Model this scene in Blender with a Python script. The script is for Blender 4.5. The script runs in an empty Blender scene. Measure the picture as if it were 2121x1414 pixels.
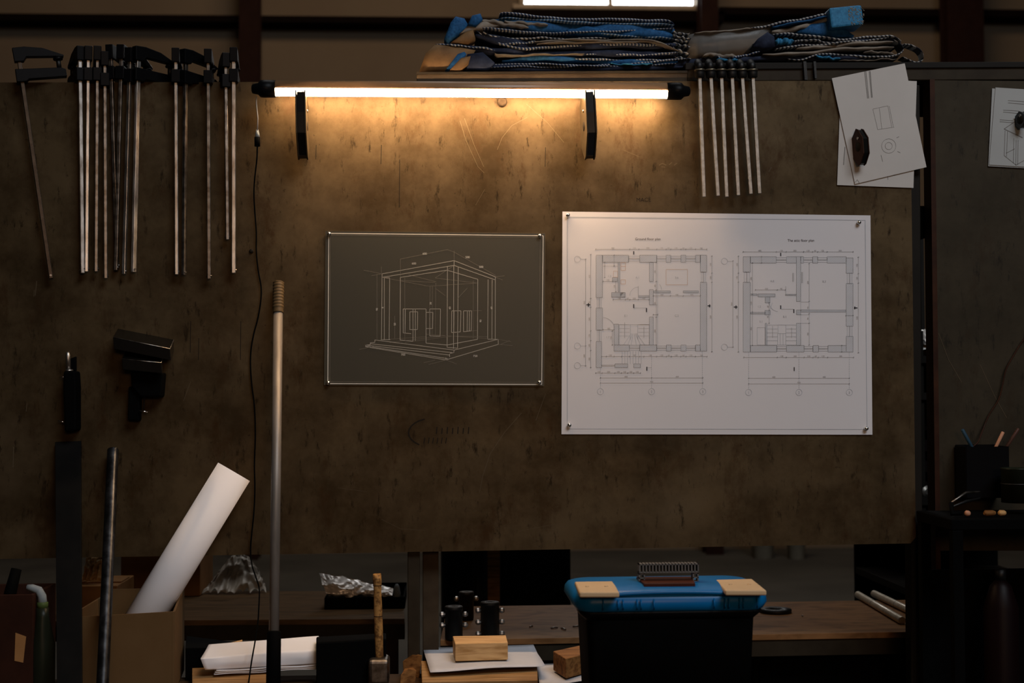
import bpy, bmesh, math, random
from mathutils import Vector, Matrix, Euler, noise
random.seed(7)
C = bpy.context.scene.collection
PI = math.pi
# ------------------------------------------------------------------ camera
F = 50.0/36.0*2121
CAM = Vector((0, -2.74, 1.35))
RM = (Matrix.Rotation(math.radians(-3.0), 3, 'Z') @ Matrix.Rotation(math.radians(92.0), 3, 'X') @ Matrix.Rotation(math.radians(-0.3), 3, 'Z'))
cd = bpy.data.cameras.new('camera'); cam = bpy.data.objects.new('camera', cd); C.objects.link(cam)
cd.lens = 50; cd.sensor_width = 36; cd.sensor_fit = 'HORIZONTAL'; cd.clip_end = 200
cam.matrix_world = Matrix.Translation(CAM) @ RM.to_4x4()
cd.dof.use_dof = True; cd.dof.focus_distance = 2.72; cd.dof.aperture_fstop = 5.6
S = bpy.context.scene; S.camera = cam
# ------------------------------------------------------------------ world, lights, exposure
w = bpy.data.worlds.new('world'); S.world = w; w.use_nodes = True
w.node_tree.nodes['Background'].inputs[0].default_value = (1.0, 0.82, 0.62, 1)
w.node_tree.nodes['Background'].inputs[1].default_value = 0.006
S.view_settings.view_transform = 'Standard'; S.view_settings.look = 'None'
S.view_settings.gamma = 1; S.view_settings.exposure = 0; S.view_settings.use_curve_mapping = False
def area(name, loc, target, sx, sy, power, col):
    l = bpy.data.lights.new(name, 'AREA'); l.shape = 'RECTANGLE'; l.size = sx; l.size_y = sy
    l.energy = power; l.color = col
    o = bpy.data.objects.new(name, l); C.objects.link(o); o.location = loc
    o.rotation_euler = (Vector(target)-Vector(loc)).to_track_quat('-Z', 'Y').to_euler()
    return o
area('daylight_fill', (2.3, -4.4, 5.7), (0.4, 0, 1.3), 3.0, 2.0, 200, (0.87, 0.93, 1.0))  # unseen daylight source added as fill, high behind the camera
area('warm_hall_lamp', (0.6, -4.6, 2.0), (0.2, 0, 0.95), 1.2, 0.5, 20, (1.0, 0.60, 0.34))
area('back_hall_light', (0.5, 4.0, 6.5), (0.2, 9.3, 3.4), 4.0, 1.0, 125, (1.0, 0.72, 0.45))
area('overhead_fill', (0.5, 2.0, 5.5), (0.5, 2.6, 0.0), 3.0, 3.0, 42, (0.95, 0.92, 0.9))  # unseen overhead light added to brighten the benches and kraft wrapping
# ------------------------------------------------------------------ pixel rays
def ray(px, py):
    return RM @ Vector(((px-1060.5)/F, -(py-707.0)/F, -1.0))
def P(px, py, Y=0.0):
    d = ray(px, py); t = (Y-CAM.y)/d.y; return CAM + d*t
def Pz(px, py, Z):
    d = ray(px, py); t = (Z-CAM.z)/d.z; return CAM + d*t
PXM = 0.00093
# ------------------------------------------------------------------ materials
def nodes(name):
    m = bpy.data.materials.new(name); m.use_nodes = True
    return m, m.node_tree.nodes, m.node_tree.links, m.node_tree.nodes['Principled BSDF']
def rgba(c): return (c[0], c[1], c[2], 1)
def mat(name, c1, c2=None, rough=0.5, metal=0.0, scale=12, stretch=(1,1,1), bump=0.0, lo=0.35, hi=0.7, emit=None, alpha=None, trans=0, rvar=0.0, spec=None, detail=8, c3=None, s3=3.0):
    m, N, L, b = nodes(name)
    b.inputs['Roughness'].default_value = rough; b.inputs['Metallic'].default_value = metal
    if spec is None and metal == 0: spec = 0.12
    if spec is not None: b.inputs['Specular IOR Level'].default_value = spec
    b.inputs['Base Color'].default_value = rgba(c1)
    tc = N.new('ShaderNodeTexCoord'); mp = N.new('ShaderNodeMapping'); mp.inputs['Scale'].default_value = stretch
    nz = N.new('ShaderNodeTexNoise'); nz.inputs['Scale'].default_value = scale; nz.inputs['Detail'].default_value = detail
    nz.inputs['Roughness'].default_value = 0.62
    L.new(tc.outputs['Object'], mp.inputs[0]); L.new(mp.outputs[0], nz.inputs['Vector'])
    c2 = c2 or tuple(x*0.75 for x in c1)
    r = N.new('ShaderNodeValToRGB'); r.color_ramp.elements[0].position = lo; r.color_ramp.elements[1].position = hi
    r.color_ramp.elements[0].color = rgba(c2); r.color_ramp.elements[1].color = rgba(c1)
    L.new(nz.outputs[0], r.inputs[0]); out = r.outputs[0]
    if c3:
        n3 = N.new('ShaderNodeTexNoise'); n3.inputs['Scale'].default_value = s3; n3.inputs['Detail'].default_value = 6
        L.new(tc.outputs['Object'], n3.inputs['Vector'])
        r3 = N.new('ShaderNodeValToRGB'); r3.color_ramp.elements[0].position = 0.45; r3.color_ramp.elements[1].position = 0.7
        L.new(n3.outputs[0], r3.inputs[0])
        mx = N.new('ShaderNodeMixRGB'); L.new(r3.outputs[0], mx.inputs[0]); L.new(out, mx.inputs[1]); mx.inputs[2].default_value = rgba(c3)
        out = mx.outputs[0]
    L.new(out, b.inputs['Base Color'])
    if rvar:
        mr = N.new('ShaderNodeMapRange'); mr.inputs['To Min'].default_value = rough-rvar; mr.inputs['To Max'].default_value = rough+rvar
        L.new(nz.outputs[0], mr.inputs[0]); L.new(mr.outputs[0], b.inputs['Roughness'])
    if bump:
        bp = N.new('ShaderNodeBump'); bp.inputs['Strength'].default_value = bump; bp.inputs['Distance'].default_value = 0.002
        L.new(nz.outputs[0], bp.inputs['Height']); L.new(bp.outputs[0], b.inputs['Normal'])
    if emit:
        b.inputs['Emission Color'].default_value = rgba(emit[0]); b.inputs['Emission Strength'].default_value = emit[1]
    if alpha is not None: b.inputs['Alpha'].default_value = alpha
    if trans: b.inputs['Transmission Weight'].default_value = trans
    return m
def woodmat(name, c1, c2, stretch=(3, 30, 30), scale=4, rough=0.6):
    m, N, L, b = nodes(name); b.inputs['Specular IOR Level'].default_value = 0.05; b.inputs['Roughness'].default_value = rough
    tc = N.new('ShaderNodeTexCoord'); mp = N.new('ShaderNodeMapping'); mp.inputs['Scale'].default_value = stretch
    nz = N.new('ShaderNodeTexNoise'); nz.inputs['Scale'].default_value = scale; nz.inputs['Detail'].default_value = 9; nz.inputs['Distortion'].default_value = 0.6
    L.new(tc.outputs['Object'], mp.inputs[0]); L.new(mp.outputs[0], nz.inputs['Vector'])
    r = N.new('ShaderNodeValToRGB'); r.color_ramp.elements[0].position = 0.35; r.color_ramp.elements[1].position = 0.65
    r.color_ramp.elements[0].color = rgba(c2); r.color_ramp.elements[1].color = rgba(c1)
    e = r.color_ramp.elements.new(0.5); e.color = rgba(tuple((a+2*d)/3 for a, d in zip(c2, c1)))
    L.new(nz.outputs[0], r.inputs[0]); L.new(r.outputs[0], b.inputs['Base Color'])
    bp = N.new('ShaderNodeBump'); bp.inputs['Strength'].default_value = 0.4; bp.inputs['Distance'].default_value = 0.001
    L.new(nz.outputs[0], bp.inputs['Height']); L.new(bp.outputs[0], b.inputs['Normal'])
    return m
def stripemat(name, a, b_, period=0.0075, duty=0.5, diag=0.6):
    m, N, L, b = nodes(name); b.inputs['Roughness'].default_value = 0.75
    tc = N.new('ShaderNodeTexCoord'); sp = N.new('ShaderNodeSeparateXYZ'); L.new(tc.outputs['Object'], sp.inputs[0])
    m1 = N.new('ShaderNodeMath'); m1.operation = 'MULTIPLY_ADD'; m1.inputs[1].default_value = diag
    L.new(sp.outputs['Z'], m1.inputs[0]); L.new(sp.outputs['X'], m1.inputs[2])
    nz = N.new('ShaderNodeTexNoise'); nz.inputs['Scale'].default_value = 60; L.new(tc.outputs['Object'], nz.inputs['Vector'])
    m2 = N.new('ShaderNodeMath'); m2.operation = 'MULTIPLY_ADD'; m2.inputs[1].default_value = 0.004
    L.new(nz.outputs[0], m2.inputs[0]); L.new(m1.outputs[0], m2.inputs[2])
    m3 = N.new('ShaderNodeMath'); m3.operation = 'DIVIDE'; m3.inputs[1].default_value = period; L.new(m2.outputs[0], m3.inputs[0])
    m4 = N.new('ShaderNodeMath'); m4.operation = 'FRACT'; L.new(m3.outputs[0], m4.inputs[0])
    m5 = N.new('ShaderNodeMath'); m5.operation = 'GREATER_THAN'; m5.inputs[1].default_value = duty; L.new(m4.outputs[0], m5.inputs[0])
    mx = N.new('ShaderNodeMixRGB'); L.new(m5.outputs[0], mx.inputs[0]); mx.inputs[1].default_value = rgba(a); mx.inputs[2].default_value = rgba(b_)
    L.new(mx.outputs[0], b.inputs['Base Color'])
    return m
def boardmat(name, base, dark, light, rough=0.5, metal=0.3):
    m, N, L, b = nodes(name); b.inputs['Metallic'].default_value = metal
    tc = N.new('ShaderNodeTexCoord')
    def noise(sc, det, st=(1,1,1), rg=0.6):
        mp = N.new('ShaderNodeMapping'); mp.inputs['Scale'].default_value = st
        n = N.new('ShaderNodeTexNoise'); n.inputs['Scale'].default_value = sc; n.inputs['Detail'].default_value = det; n.inputs['Roughness'].default_value = rg
        L.new(tc.outputs['Object'], mp.inputs[0]); L.new(mp.outputs[0], n.inputs['Vector']); return n.outputs[0]
    def ramp(src, p0, p1, c0=(0,0,0), c1=(1,1,1)):
        r = N.new('ShaderNodeValToRGB'); r.color_ramp.elements[0].position = p0; r.color_ramp.elements[1].position = p1
        r.color_ramp.elements[0].color = rgba(c0); r.color_ramp.elements[1].color = rgba(c1); L.new(src, r.inputs[0]); return r.outputs[0]
    def mix(f, a, c):
        x = N.new('ShaderNodeMixRGB'); L.new(f, x.inputs[0])
        if isinstance(a, tuple): x.inputs[1].default_value = rgba(a)
        else: L.new(a, x.inputs[1])
        if isinstance(c, tuple): x.inputs[2].default_value = rgba(c)
        else: L.new(c, x.inputs[2])
        return x.outputs[0]
    col = ramp(noise(6, 12, (1,1,1), 0.7), 0.38, 0.62, dark, base)
    col = mix(ramp(noise(3.3, 5), 0.55, 0.8, (0,0,0), (0.7,0.7,0.7)), col, light)
    col = mix(ramp(noise(60, 6, (1,1,0.30), 0.75), 0.57, 0.68), col, tuple(x*0.55 for x in dark))   # vertical runs and specks
    col = mix(ramp(noise(14, 8, (1,1,0.5), 0.75), 0.54, 0.68, (0,0,0), (0.8,0.8,0.8)), col, (dark[0]*1.0, dark[1]*0.75, dark[2]*0.55))
    col = mix(ramp(noise(90, 4), 0.68, 0.74, (0,0,0), (0.6,0.6,0.6)), col, tuple(x*0.4 for x in dark))
    L.new(col, b.inputs['Base Color'])
    mr = N.new('ShaderNodeMapRange'); mr.inputs['To Min'].default_value = rough-0.15; mr.inputs['To Max'].default_value = rough+0.2
    L.new(noise(7, 6), mr.inputs[0]); L.new(mr.outputs[0], b.inputs['Roughness'])
    b.inputs['Specular IOR Level'].default_value = 0.22
    bp = N.new('ShaderNodeBump'); bp.inputs['Strength'].default_value = 0.12; bp.inputs['Distance'].default_value = 0.002
    L.new(noise(20, 8), bp.inputs['Height']); L.new(bp.outputs[0], b.inputs['Normal'])
    return m
M = {}
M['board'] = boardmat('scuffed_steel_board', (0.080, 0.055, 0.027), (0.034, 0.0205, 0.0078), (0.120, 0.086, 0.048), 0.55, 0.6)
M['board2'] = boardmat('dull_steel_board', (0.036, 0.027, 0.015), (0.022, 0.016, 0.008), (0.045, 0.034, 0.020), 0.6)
M['scratch'] = mat('scratch', (0.095, 0.07, 0.042), rough=0.5)
M['mark'] = mat('dark_mark', (0.014, 0.010, 0.006), rough=0.7)
M['black'] = mat('black_plastic', (0.003, 0.003, 0.0035), rough=0.4, spec=0.07)
M['blacksoft'] = mat('black_rubber', (0.0015, 0.0015, 0.0015), rough=0.8, spec=0.04)
M['blackgloss'] = mat('black_gloss_paint', (0.004, 0.0035, 0.003), rough=0.25, spec=0.4)
M['iron'] = mat('cast_iron', (0.008, 0.008, 0.007), (0.003, 0.003, 0.003), rough=0.5, metal=0.3, scale=60, bump=0.3)
M['steel'] = mat('worn_steel', (0.66, 0.64, 0.61), (0.26, 0.23, 0.20), rough=0.38, metal=1.0, scale=70, stretch=(1,1,0.3), rvar=0.12)
M['steeldim'] = mat('tarnished_steel', (0.27, 0.245, 0.22), (0.09, 0.075, 0.06), rough=0.4, metal=1.0, scale=50, rvar=0.12)
M['steeldark'] = mat('dull_brown_steel', (0.07, 0.05, 0.035), (0.035, 0.024, 0.016), rough=0.45, metal=0.9, scale=40)
M['bright'] = mat('bright_bar_steel', (0.40, 0.385, 0.36), (0.24, 0.22, 0.19), rough=0.45, metal=1.0, scale=90)
M['rodsteel'] = mat('polished_rod', (0.80, 0.70, 0.54), (0.6, 0.5, 0.38), rough=0.35, metal=0.45, scale=60)
M['chrome'] = mat('chrome', (0.8, 0.79, 0.77), rough=0.15, metal=1.0)
M['alu'] = mat('dull_aluminium', (0.21, 0.19, 0.17), (0.15, 0.13, 0.11), rough=0.5, metal=0.4, scale=30, stretch=(1,1,0.1))
M['tan_housing'] = mat('lamp_housing', (0.30, 0.17, 0.085), rough=0.35, spec=0.4)
M['paper'] = mat('white_paper', (0.76, 0.74, 0.75), (0.72, 0.70, 0.71), rough=0.7, scale=3)
M['paperworn'] = mat('worn_paper', (0.50, 0.50, 0.53), (0.42, 0.42, 0.45), rough=0.8, scale=9)
M['paperglossy'] = mat('satin_poster_paper', (0.62, 0.60, 0.61), (0.60, 0.575, 0.58), rough=0.5, scale=3)
M['papergrey'] = mat('grey_sketch_paper', (0.42, 0.40, 0.37), (0.36, 0.33, 0.30), rough=0.7, scale=6)
M['ink'] = mat('grey_ink', (0.36, 0.36, 0.37), rough=0.6)
M['inkblue'] = mat('blue_grey_ink', (0.42, 0.45, 0.49), rough=0.6)
M['inkdark'] = mat('dark_ink', (0.05, 0.05, 0.06), rough=0.6)
M['inkorange'] = mat('pale_orange_ink', (0.58, 0.40, 0.30), rough=0.6)
M['pencil_line'] = mat('pencil_line', (0.16, 0.15, 0.14), rough=0.7)
M['film'] = mat('dark_transparent_film', (0.036, 0.033, 0.022), (0.028, 0.029, 0.021), rough=0.42, scale=2.5, alpha=0.82, spec=0.5)
M['filmedge'] = mat('film_edge', (0.10, 0.075, 0.045), rough=0.2, alpha=0.7)
M['whiteline'] = mat('white_ink', (0.62, 0.58, 0.52), rough=0.6)
M['dimline'] = mat('faint_white_ink', (0.16, 0.145, 0.12), rough=0.6)
M['midline'] = mat('soft_white_ink', (0.42, 0.39, 0.34), rough=0.6)
M['card'] = mat('cardboard', (0.125, 0.070, 0.028), (0.105, 0.056, 0.02), rough=0.8, scale=8, spec=0.15)
M['carddark'] = mat('old_cardboard', (0.34, 0.17, 0.062), (0.26, 0.12, 0.04), rough=0.8, scale=8, spec=0.15)
M['kraft'] = mat('crumpled_kraft', (0.80, 0.54, 0.27), (0.60, 0.38, 0.17), rough=0.4, scale=20, spec=0.6)
M['wood'] = woodmat('pale_timber', (0.62, 0.38, 0.17), (0.36, 0.19, 0.07))
M['plank'] = woodmat('aged_plank_timber', (0.36, 0.21, 0.09), (0.19, 0.10, 0.038))
M['wood2'] = woodmat('brown_timber', (0.24, 0.11, 0.035), (0.11, 0.045, 0.014))
M['benchwood'] = woodmat('worn_bench_wood', (0.15, 0.088, 0.044), (0.07, 0.043, 0.022), stretch=(2, 14, 14), scale=5, rough=0.5)
M['benchwoodr'] = woodmat('red_brown_bench_wood', (0.26, 0.125, 0.050), (0.15, 0.070, 0.027), stretch=(3, 7, 7), scale=5, rough=0.5)
M['tabletop'] = woodmat('grimy_table_wood', (0.05, 0.028, 0.014), (0.02, 0.013, 0.008), stretch=(4, 14, 14))
M['handlewood'] = mat('grimy_handle', (0.36, 0.19, 0.06), (0.12, 0.055, 0.018), rough=0.5, scale=90, lo=0.42, hi=0.56)
M['frame'] = mat('painted_steel_frame', (0.030, 0.022, 0.013), (0.020, 0.014, 0.008), rough=0.6, scale=20)
M['frame2'] = mat('rusty_steel_frame', (0.055, 0.038, 0.022), (0.032, 0.021, 0.012), rough=0.6, scale=20)
M['framedark'] = mat('dark_steel_frame', (0.010, 0.008, 0.006), rough=0.6)
M['redwood'] = mat('red_brown_edge', (0.040, 0.014, 0.006), (0.02, 0.007, 0.004), rough=0.5, scale=20)
M['concrete'] = mat('concrete_floor', (0.075, 0.073, 0.067), (0.045, 0.044, 0.041), rough=0.75, scale=1.2, spec=0.15)
M['wall'] = mat('hall_wall_panel', (0.13, 0.098, 0.068), (0.11, 0.08, 0.055), rough=0.8, scale=0.8, spec=0.05)
M['beam'] = mat('dark_red_beam', (0.005, 0.0025, 0.002), rough=0.8, spec=0.03)
M['column'] = mat('column_paint', (0.016, 0.006, 0.004), rough=0.7, spec=0.05)
M['winframe'] = mat('window_frame', (0.34, 0.26, 0.18), rough=0.6)
M['daylight'] = mat('daylit_pane', (0.9, 0.9, 0.9), emit=((0.95, 0.98, 1.0), 6.0))
M['tube'] = mat('glowing_tube', (0.9, 0.9, 0.9), emit=((1.0, 0.65, 0.36), 118.0))
M['blue'] = mat('toolbox_blue', (0.001, 0.12, 0.33), (0.001, 0.10, 0.27), rough=0.32, scale=6, spec=0.2)
M['beige'] = mat('beige_plastic', (0.52, 0.37, 0.22), (0.47, 0.33, 0.19), rough=0.45)
M['orange'] = mat('orange_plastic', (0.05, 0.010, 0.004), rough=0.5)
M['greyplastic'] = mat('grey_plastic', (0.13, 0.12, 0.11), rough=0.45)
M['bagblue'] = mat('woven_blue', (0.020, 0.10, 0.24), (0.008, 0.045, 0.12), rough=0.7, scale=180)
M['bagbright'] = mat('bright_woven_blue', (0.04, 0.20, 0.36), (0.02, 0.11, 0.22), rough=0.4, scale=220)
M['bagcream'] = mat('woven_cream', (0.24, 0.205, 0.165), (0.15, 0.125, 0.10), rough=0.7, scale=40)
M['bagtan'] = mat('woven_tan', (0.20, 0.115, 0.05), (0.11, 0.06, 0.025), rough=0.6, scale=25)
M['bagdark'] = mat('woven_dark_blue', (0.022, 0.030, 0.055), (0.008, 0.010, 0.02), rough=0.8, scale=60)  # dark blue cloth, tone varying at random
M['stripe'] = stripemat('blue_white_webbing', (0.008, 0.025, 0.07), (0.34, 0.335, 0.33), 0.0066, 0.55)
M['stripe2'] = stripemat('dark_white_webbing', (0.012, 0.016, 0.028), (0.34, 0.33, 0.31), 0.0082, 0.5, 0.8)
M['stripeblue'] = stripemat('blue_stitched_webbing', (0.02, 0.07, 0.14), (0.26, 0.30, 0.33), 0.0070, 0.6, -0.5)
M['plasticfilm'] = mat('clear_wrap', (0.20, 0.20, 0.19), rough=0.2, alpha=0.55, scale=30, bump=0.6)
M['foil'] = mat('crumpled_foil', (0.90, 0.87, 0.83), (0.6, 0.57, 0.54), rough=0.3, metal=0.35, scale=12, spec=0.6)
M['polybag'] = mat('milky_polythene', (0.60, 0.55, 0.47), (0.34, 0.30, 0.25), rough=0.35, alpha=0.85, scale=9, spec=0.6)
M['bottle'] = mat('dark_green_bottle', (0.012, 0.014, 0.008), rough=0.35)
M['greencollar'] = mat('green_collar', (0.06, 0.09, 0.025), rough=0.5)
M['whiteplastic'] = mat('grubby_white_plastic', (0.22, 0.25, 0.26), rough=0.5)
M['redbrown'] = mat('red_brown_crate', (0.032, 0.010, 0.005), (0.018, 0.006, 0.003), rough=0.6)
M['red'] = mat('dark_red_paint', (0.004, 0.0004, 0.0005), rough=0.5)
M['bucket'] = mat('beige_bucket', (0.42, 0.37, 0.28), rough=0.6)
M['pencilblue'] = mat('blue_pencil', (0.02, 0.05, 0.08), rough=0.4)
M['pencilorange'] = mat('peach_pencil', (0.50, 0.24, 0.14), rough=0.4)
M['pencilbrown'] = mat('brown_pencil', (0.07, 0.03, 0.02), rough=0.4)
M['brass'] = mat('brass', (0.62, 0.40, 0.15), rough=0.3, metal=1.0)
M['mortar'] = mat('plaster_blob', (0.055, 0.038, 0.022), (0.025, 0.016, 0.009), rough=0.9, scale=60, bump=0.8)
M['magside'] = mat('zinc_side_plate', (0.055, 0.040, 0.022), (0.035, 0.024, 0.012), rough=0.5, spec=0.1, scale=50)
# ------------------------------------------------------------------ mesh builder
def catm(pts, k=5):
    out = []
    for i in range(len(pts)-1):
        p = [pts[max(i-1,0)], pts[i], pts[i+1], pts[min(i+2, len(pts)-1)]]
        for j in range(k):
            s = j/k
            out.append(tuple(0.5*((2*p[1][d])+(-p[0][d]+p[2][d])*s+(2*p[0][d]-5*p[1][d]+4*p[2][d]-p[3][d])*s*s+(-p[0][d]+3*p[1][d]-3*p[2][d]+p[3][d])*s**3) for d in range(len(p[0]))))
    out.append(pts[-1]); return out
class MB:
    def __init__(s): s.v = []; s.f = []; s.m = []; s.sm = []
    def add(s, vs, fs, mi=0, smooth=False):
        o = len(s.v); s.v += [Vector(x) for x in vs]
        for f in fs: s.f.append([i+o for i in f]); s.m.append(mi); s.sm.append(smooth)
        return s
    def hexa(s, p, mi=0):   # 4 front ccw + 4 back
        return s.add(p, [(0,1,2,3), (7,6,5,4), (0,4,5,1), (1,5,6,2), (2,6,7,3), (3,7,4,0)], mi)
    def box(s, c, size, rot=None, mi=0):
        c = Vector(c); hx, hy, hz = size[0]/2, size[1]/2, size[2]/2
        R = rot if rot is not None else Matrix.Identity(3)
        p = [c + R @ Vector(q) for q in ((-hx,-hy,-hz),(hx,-hy,-hz),(hx,-hy,hz),(-hx,-hy,hz),(-hx,hy,-hz),(hx,hy,-hz),(hx,hy,hz),(-hx,hy,hz))]
        return s.hexa(p, mi)
    def ext(s, front, back, mi=0, smooth=False):   # polygon lists of equal length
        n = len(front)
        s.add(list(front)+list(back), [tuple(range(n)), tuple(range(2*n-1, n-1, -1))], mi)
        return s.add(list(front)+list(back), [(i, n+i, n+(i+1) % n, (i+1) % n) for i in range(n)], mi, smooth)
    def extp(s, pts, Y0, Y1, mi=0):    # outline traced in the plane y=Y0, given thickness to Y1
        a = [P(x, y, Y0) for x, y in pts]
        return s.ext(a, [Vector((q.x, Y1, q.z)) for q in a], mi)
    def tube(s, pts, r, n=10, mi=0, caps=True, flat=1.0):
        pts = [Vector(p) for p in pts]; k = len(pts); rs = r if isinstance(r, (list, tuple)) else [r]*k
        vs = []; up = None
        for i in range(k):
            t = (pts[min(i+1, k-1)]-pts[max(i-1, 0)]).normalized()
            if up is None: up = Vector((0,0,1)) if abs(t.z) < 0.9 else Vector((0,-1,0))
            a = t.cross(up).normalized(); b = a.cross(t).normalized(); up = b
            for j in range(n):
                th = 2*PI*j/n; vs.append(pts[i] + (a*math.cos(th)*flat + b*math.sin(th))*rs[i])
        s.add(vs, [(i*n+j, i*n+(j+1) % n, (i+1)*n+(j+1) % n, (i+1)*n+j) for i in range(k-1) for j in range(n)], mi, True)
        if caps:
            s.add(vs[:n], [tuple(range(n-1, -1, -1))], mi); s.add(vs[-n:], [tuple(range(n))], mi)
        return s
    def lathe(s, prof, c, axis=(0,0,1), n=24, mi=0, smooth=True):   # prof: (r, h)
        q = Vector((0,0,1)).rotation_difference(Vector(axis).normalized()); c = Vector(c); vs = []
        for r, h in prof:
            for j in range(n):
                th = 2*PI*j/n; vs.append(c + q @ Vector((r*math.cos(th), r*math.sin(th), h)))
        k = len(prof)
        s.add(vs, [(i*n+j, i*n+(j+1) % n, (i+1)*n+(j+1) % n, (i+1)*n+j) for i in range(k-1) for j in range(n)], mi, smooth)
        if prof[0][0] > 1e-6: s.add(vs[:n], [tuple(range(n-1, -1, -1))], mi)
        if prof[-1][0] > 1e-6: s.add(vs[-n:], [tuple(range(n))], mi)
        return s
    def grid(s, fn, nu, nv, mi=0, smooth=True):
        vs = [fn(i/nu, j/nv) for i in range(nu+1) for j in range(nv+1)]; m = nv+1
        return s.add(vs, [(i*m+j, (i+1)*m+j, (i+1)*m+j+1, i*m+j+1) for i in range(nu) for j in range(nv)], mi, smooth)
    def line(s, p, q, wd, mi=0, nrm=(0,-1,0), off=0.0):     # flat ink stroke on a surface
        p = Vector(p); q = Vector(q); n = Vector(nrm); t = (q-p)
        if t.length < 1e-7: return s
        a = t.normalized().cross(n).normalized()*(wd/2); o = n*off
        return s.add([p-a+o, q-a+o, q+a+o, p+a+o], [(0,1,2,3)], mi)
    def build(s, name, mats, parent=None, bevel=0.0, subsurf=0, solid=0.0, segs=2):
        me = bpy.data.meshes.new(name)
        if parent is None:
            xs = [v.x for v in s.v]; ys = [v.y for v in s.v]; zs = [v.z for v in s.v]
            org = Vector(((min(xs)+max(xs))/2, (min(ys)+max(ys))/2, min(zs)))
            mw = Matrix.Translation(org)
        else:
            p = parent; mw = Matrix.Identity(4); ch = []
            while p is not None: ch.append(p); p = p.parent
            for q in reversed(ch): mw = mw @ q.matrix_basis
            if len(ch) and getattr(s, 'local', False): mw = Matrix.Identity(4)
        inv = mw.inverted()
        me.from_pydata([tuple(inv @ v) for v in s.v], [], s.f)
        if not isinstance(mats, (list, tuple)): mats = [mats]
        for m in mats: me.materials.append(m)
        for i, pl in enumerate(me.polygons): pl.material_index = s.m[i]; pl.use_smooth = s.sm[i]
        bm = bmesh.new(); bm.from_mesh(me); bmesh.ops.remove_doubles(bm, verts=bm.verts, dist=1e-6)
        bmesh.ops.recalc_face_normals(bm, faces=bm.faces); bm.to_mesh(me); bm.free()
        me.update()
        o = bpy.data.objects.new(name, me); C.objects.link(o)
        if parent is None: o.location = org
        else: o.parent = parent
        if solid:
            md = o.modifiers.new('solid', 'SOLIDIFY'); md.thickness = solid; md.offset = 0
        if bevel:
            md = o.modifiers.new('bevel', 'BEVEL'); md.width = bevel; md.segments = segs; md.limit_method = 'ANGLE'; md.angle_limit = 0.6
        if subsurf:
            md = o.modifiers.new('sub', 'SUBSURF'); md.levels = subsurf; md.render_levels = subsurf
        return o
def tag(o, label, cat, group=None):
    o['label'] = label; o['category'] = cat
    if group: o['group'] = group
    return o
def thing(name, loc, label, cat, group=None, rot=None):
    o = bpy.data.objects.new(name, None); C.objects.link(o); o.location = loc; o.empty_display_size = 0.02
    if rot is not None: o.rotation_euler = rot
    return tag(o, label, cat, group)
def struct(o): o['kind'] = 'structure'; return o
_tc = {}
def text_mesh(mb, txt, org, height, mi=0, rot=0.0, xdir=None, off=0.0004, align='CENTER'):
    key = (txt, align)
    if key not in _tc:
        cu = bpy.data.curves.new('t', 'FONT'); cu.body = txt; cu.size = 1; cu.align_x = align; cu.align_y = 'CENTER'
        o = bpy.data.objects.new('t', cu); C.objects.link(o)
        bpy.context.view_layer.update()
        me = bpy.data.meshes.new_from_object(o.evaluated_get(bpy.context.evaluated_depsgraph_get()))
        _tc[key] = ([v.co.copy() for v in me.vertices], [tuple(p.vertices) for p in me.polygons])
        bpy.data.objects.remove(o); bpy.data.curves.remove(cu); bpy.data.meshes.remove(me)
    vs, fs = _tc[key]; c, sn = math.cos(rot), math.sin(rot); org = Vector(org)
    mb.add([org + Vector(((v.x*c-v.y*sn)*height, -off, (v.x*sn+v.y*c)*height)) for v in vs], fs, mi)

# ================================================================== SETTING
m = MB(); m.box((0, 1.0, -0.05), (26, 22, 0.1)); struct(m.build('floor', M['concrete']))
WY = 9.3
wt = P(0, 0, WY)
def wpx(x, y): return P(x, y, WY)
# back wall with an opening for the window
wl, wr, wb_ = wpx(1085, 0).x, wpx(1440, 0).x, wpx(1262, 14).z
m = MB()
m.box(((-13+wl)/2, WY+0.1, 4), (wl+13, 0.2, 8)); m.box(((13+wr)/2, WY+0.1, 4), (13-wr, 0.2, 8))
m.box(((wl+wr)/2, WY+0.1, wb_/2), (wr-wl, 0.2, wb_)); m.box(((wl+wr)/2, WY+0.1, (8+wb_+1.3)/2), (wr-wl, 0.2, 8-wb_-1.3))
struct(m.build('wall_back', M['wall']))
wn = bpy.data.objects.new('window_1', None); C.objects.link(wn); wn.location = ((wl+wr)/2, WY, wb_); struct(wn)
m = MB(); fw = 0.045
m.box(((wl+wr)/2, WY-0.02, wb_-fw/2), (wr-wl+0.2, 0.12, fw)); m.box(((wl+wr)/2, WY-0.02, wb_+1.3+fw/2), (wr-wl+0.2, 0.12, fw))
m.box((wl-fw/2, WY-0.02, wb_+0.65), (fw, 0.12, 1.3)); m.box((wr+fw/2, WY-0.02, wb_+0.65), (fw, 0.12, 1.3))
m.box((wpx(1264, 0).x, WY-0.0, wb_+0.65), (0.035, 0.08, 1.3))
m.build('window_frame', M['winframe'], wn, bevel=0.01)
m = MB(); m.box(((wl+wr)/2, WY+0.12, wb_+0.65), (wr-wl, 0.02, 1.3)); m.build('pane', M['daylight'], wn)
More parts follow.
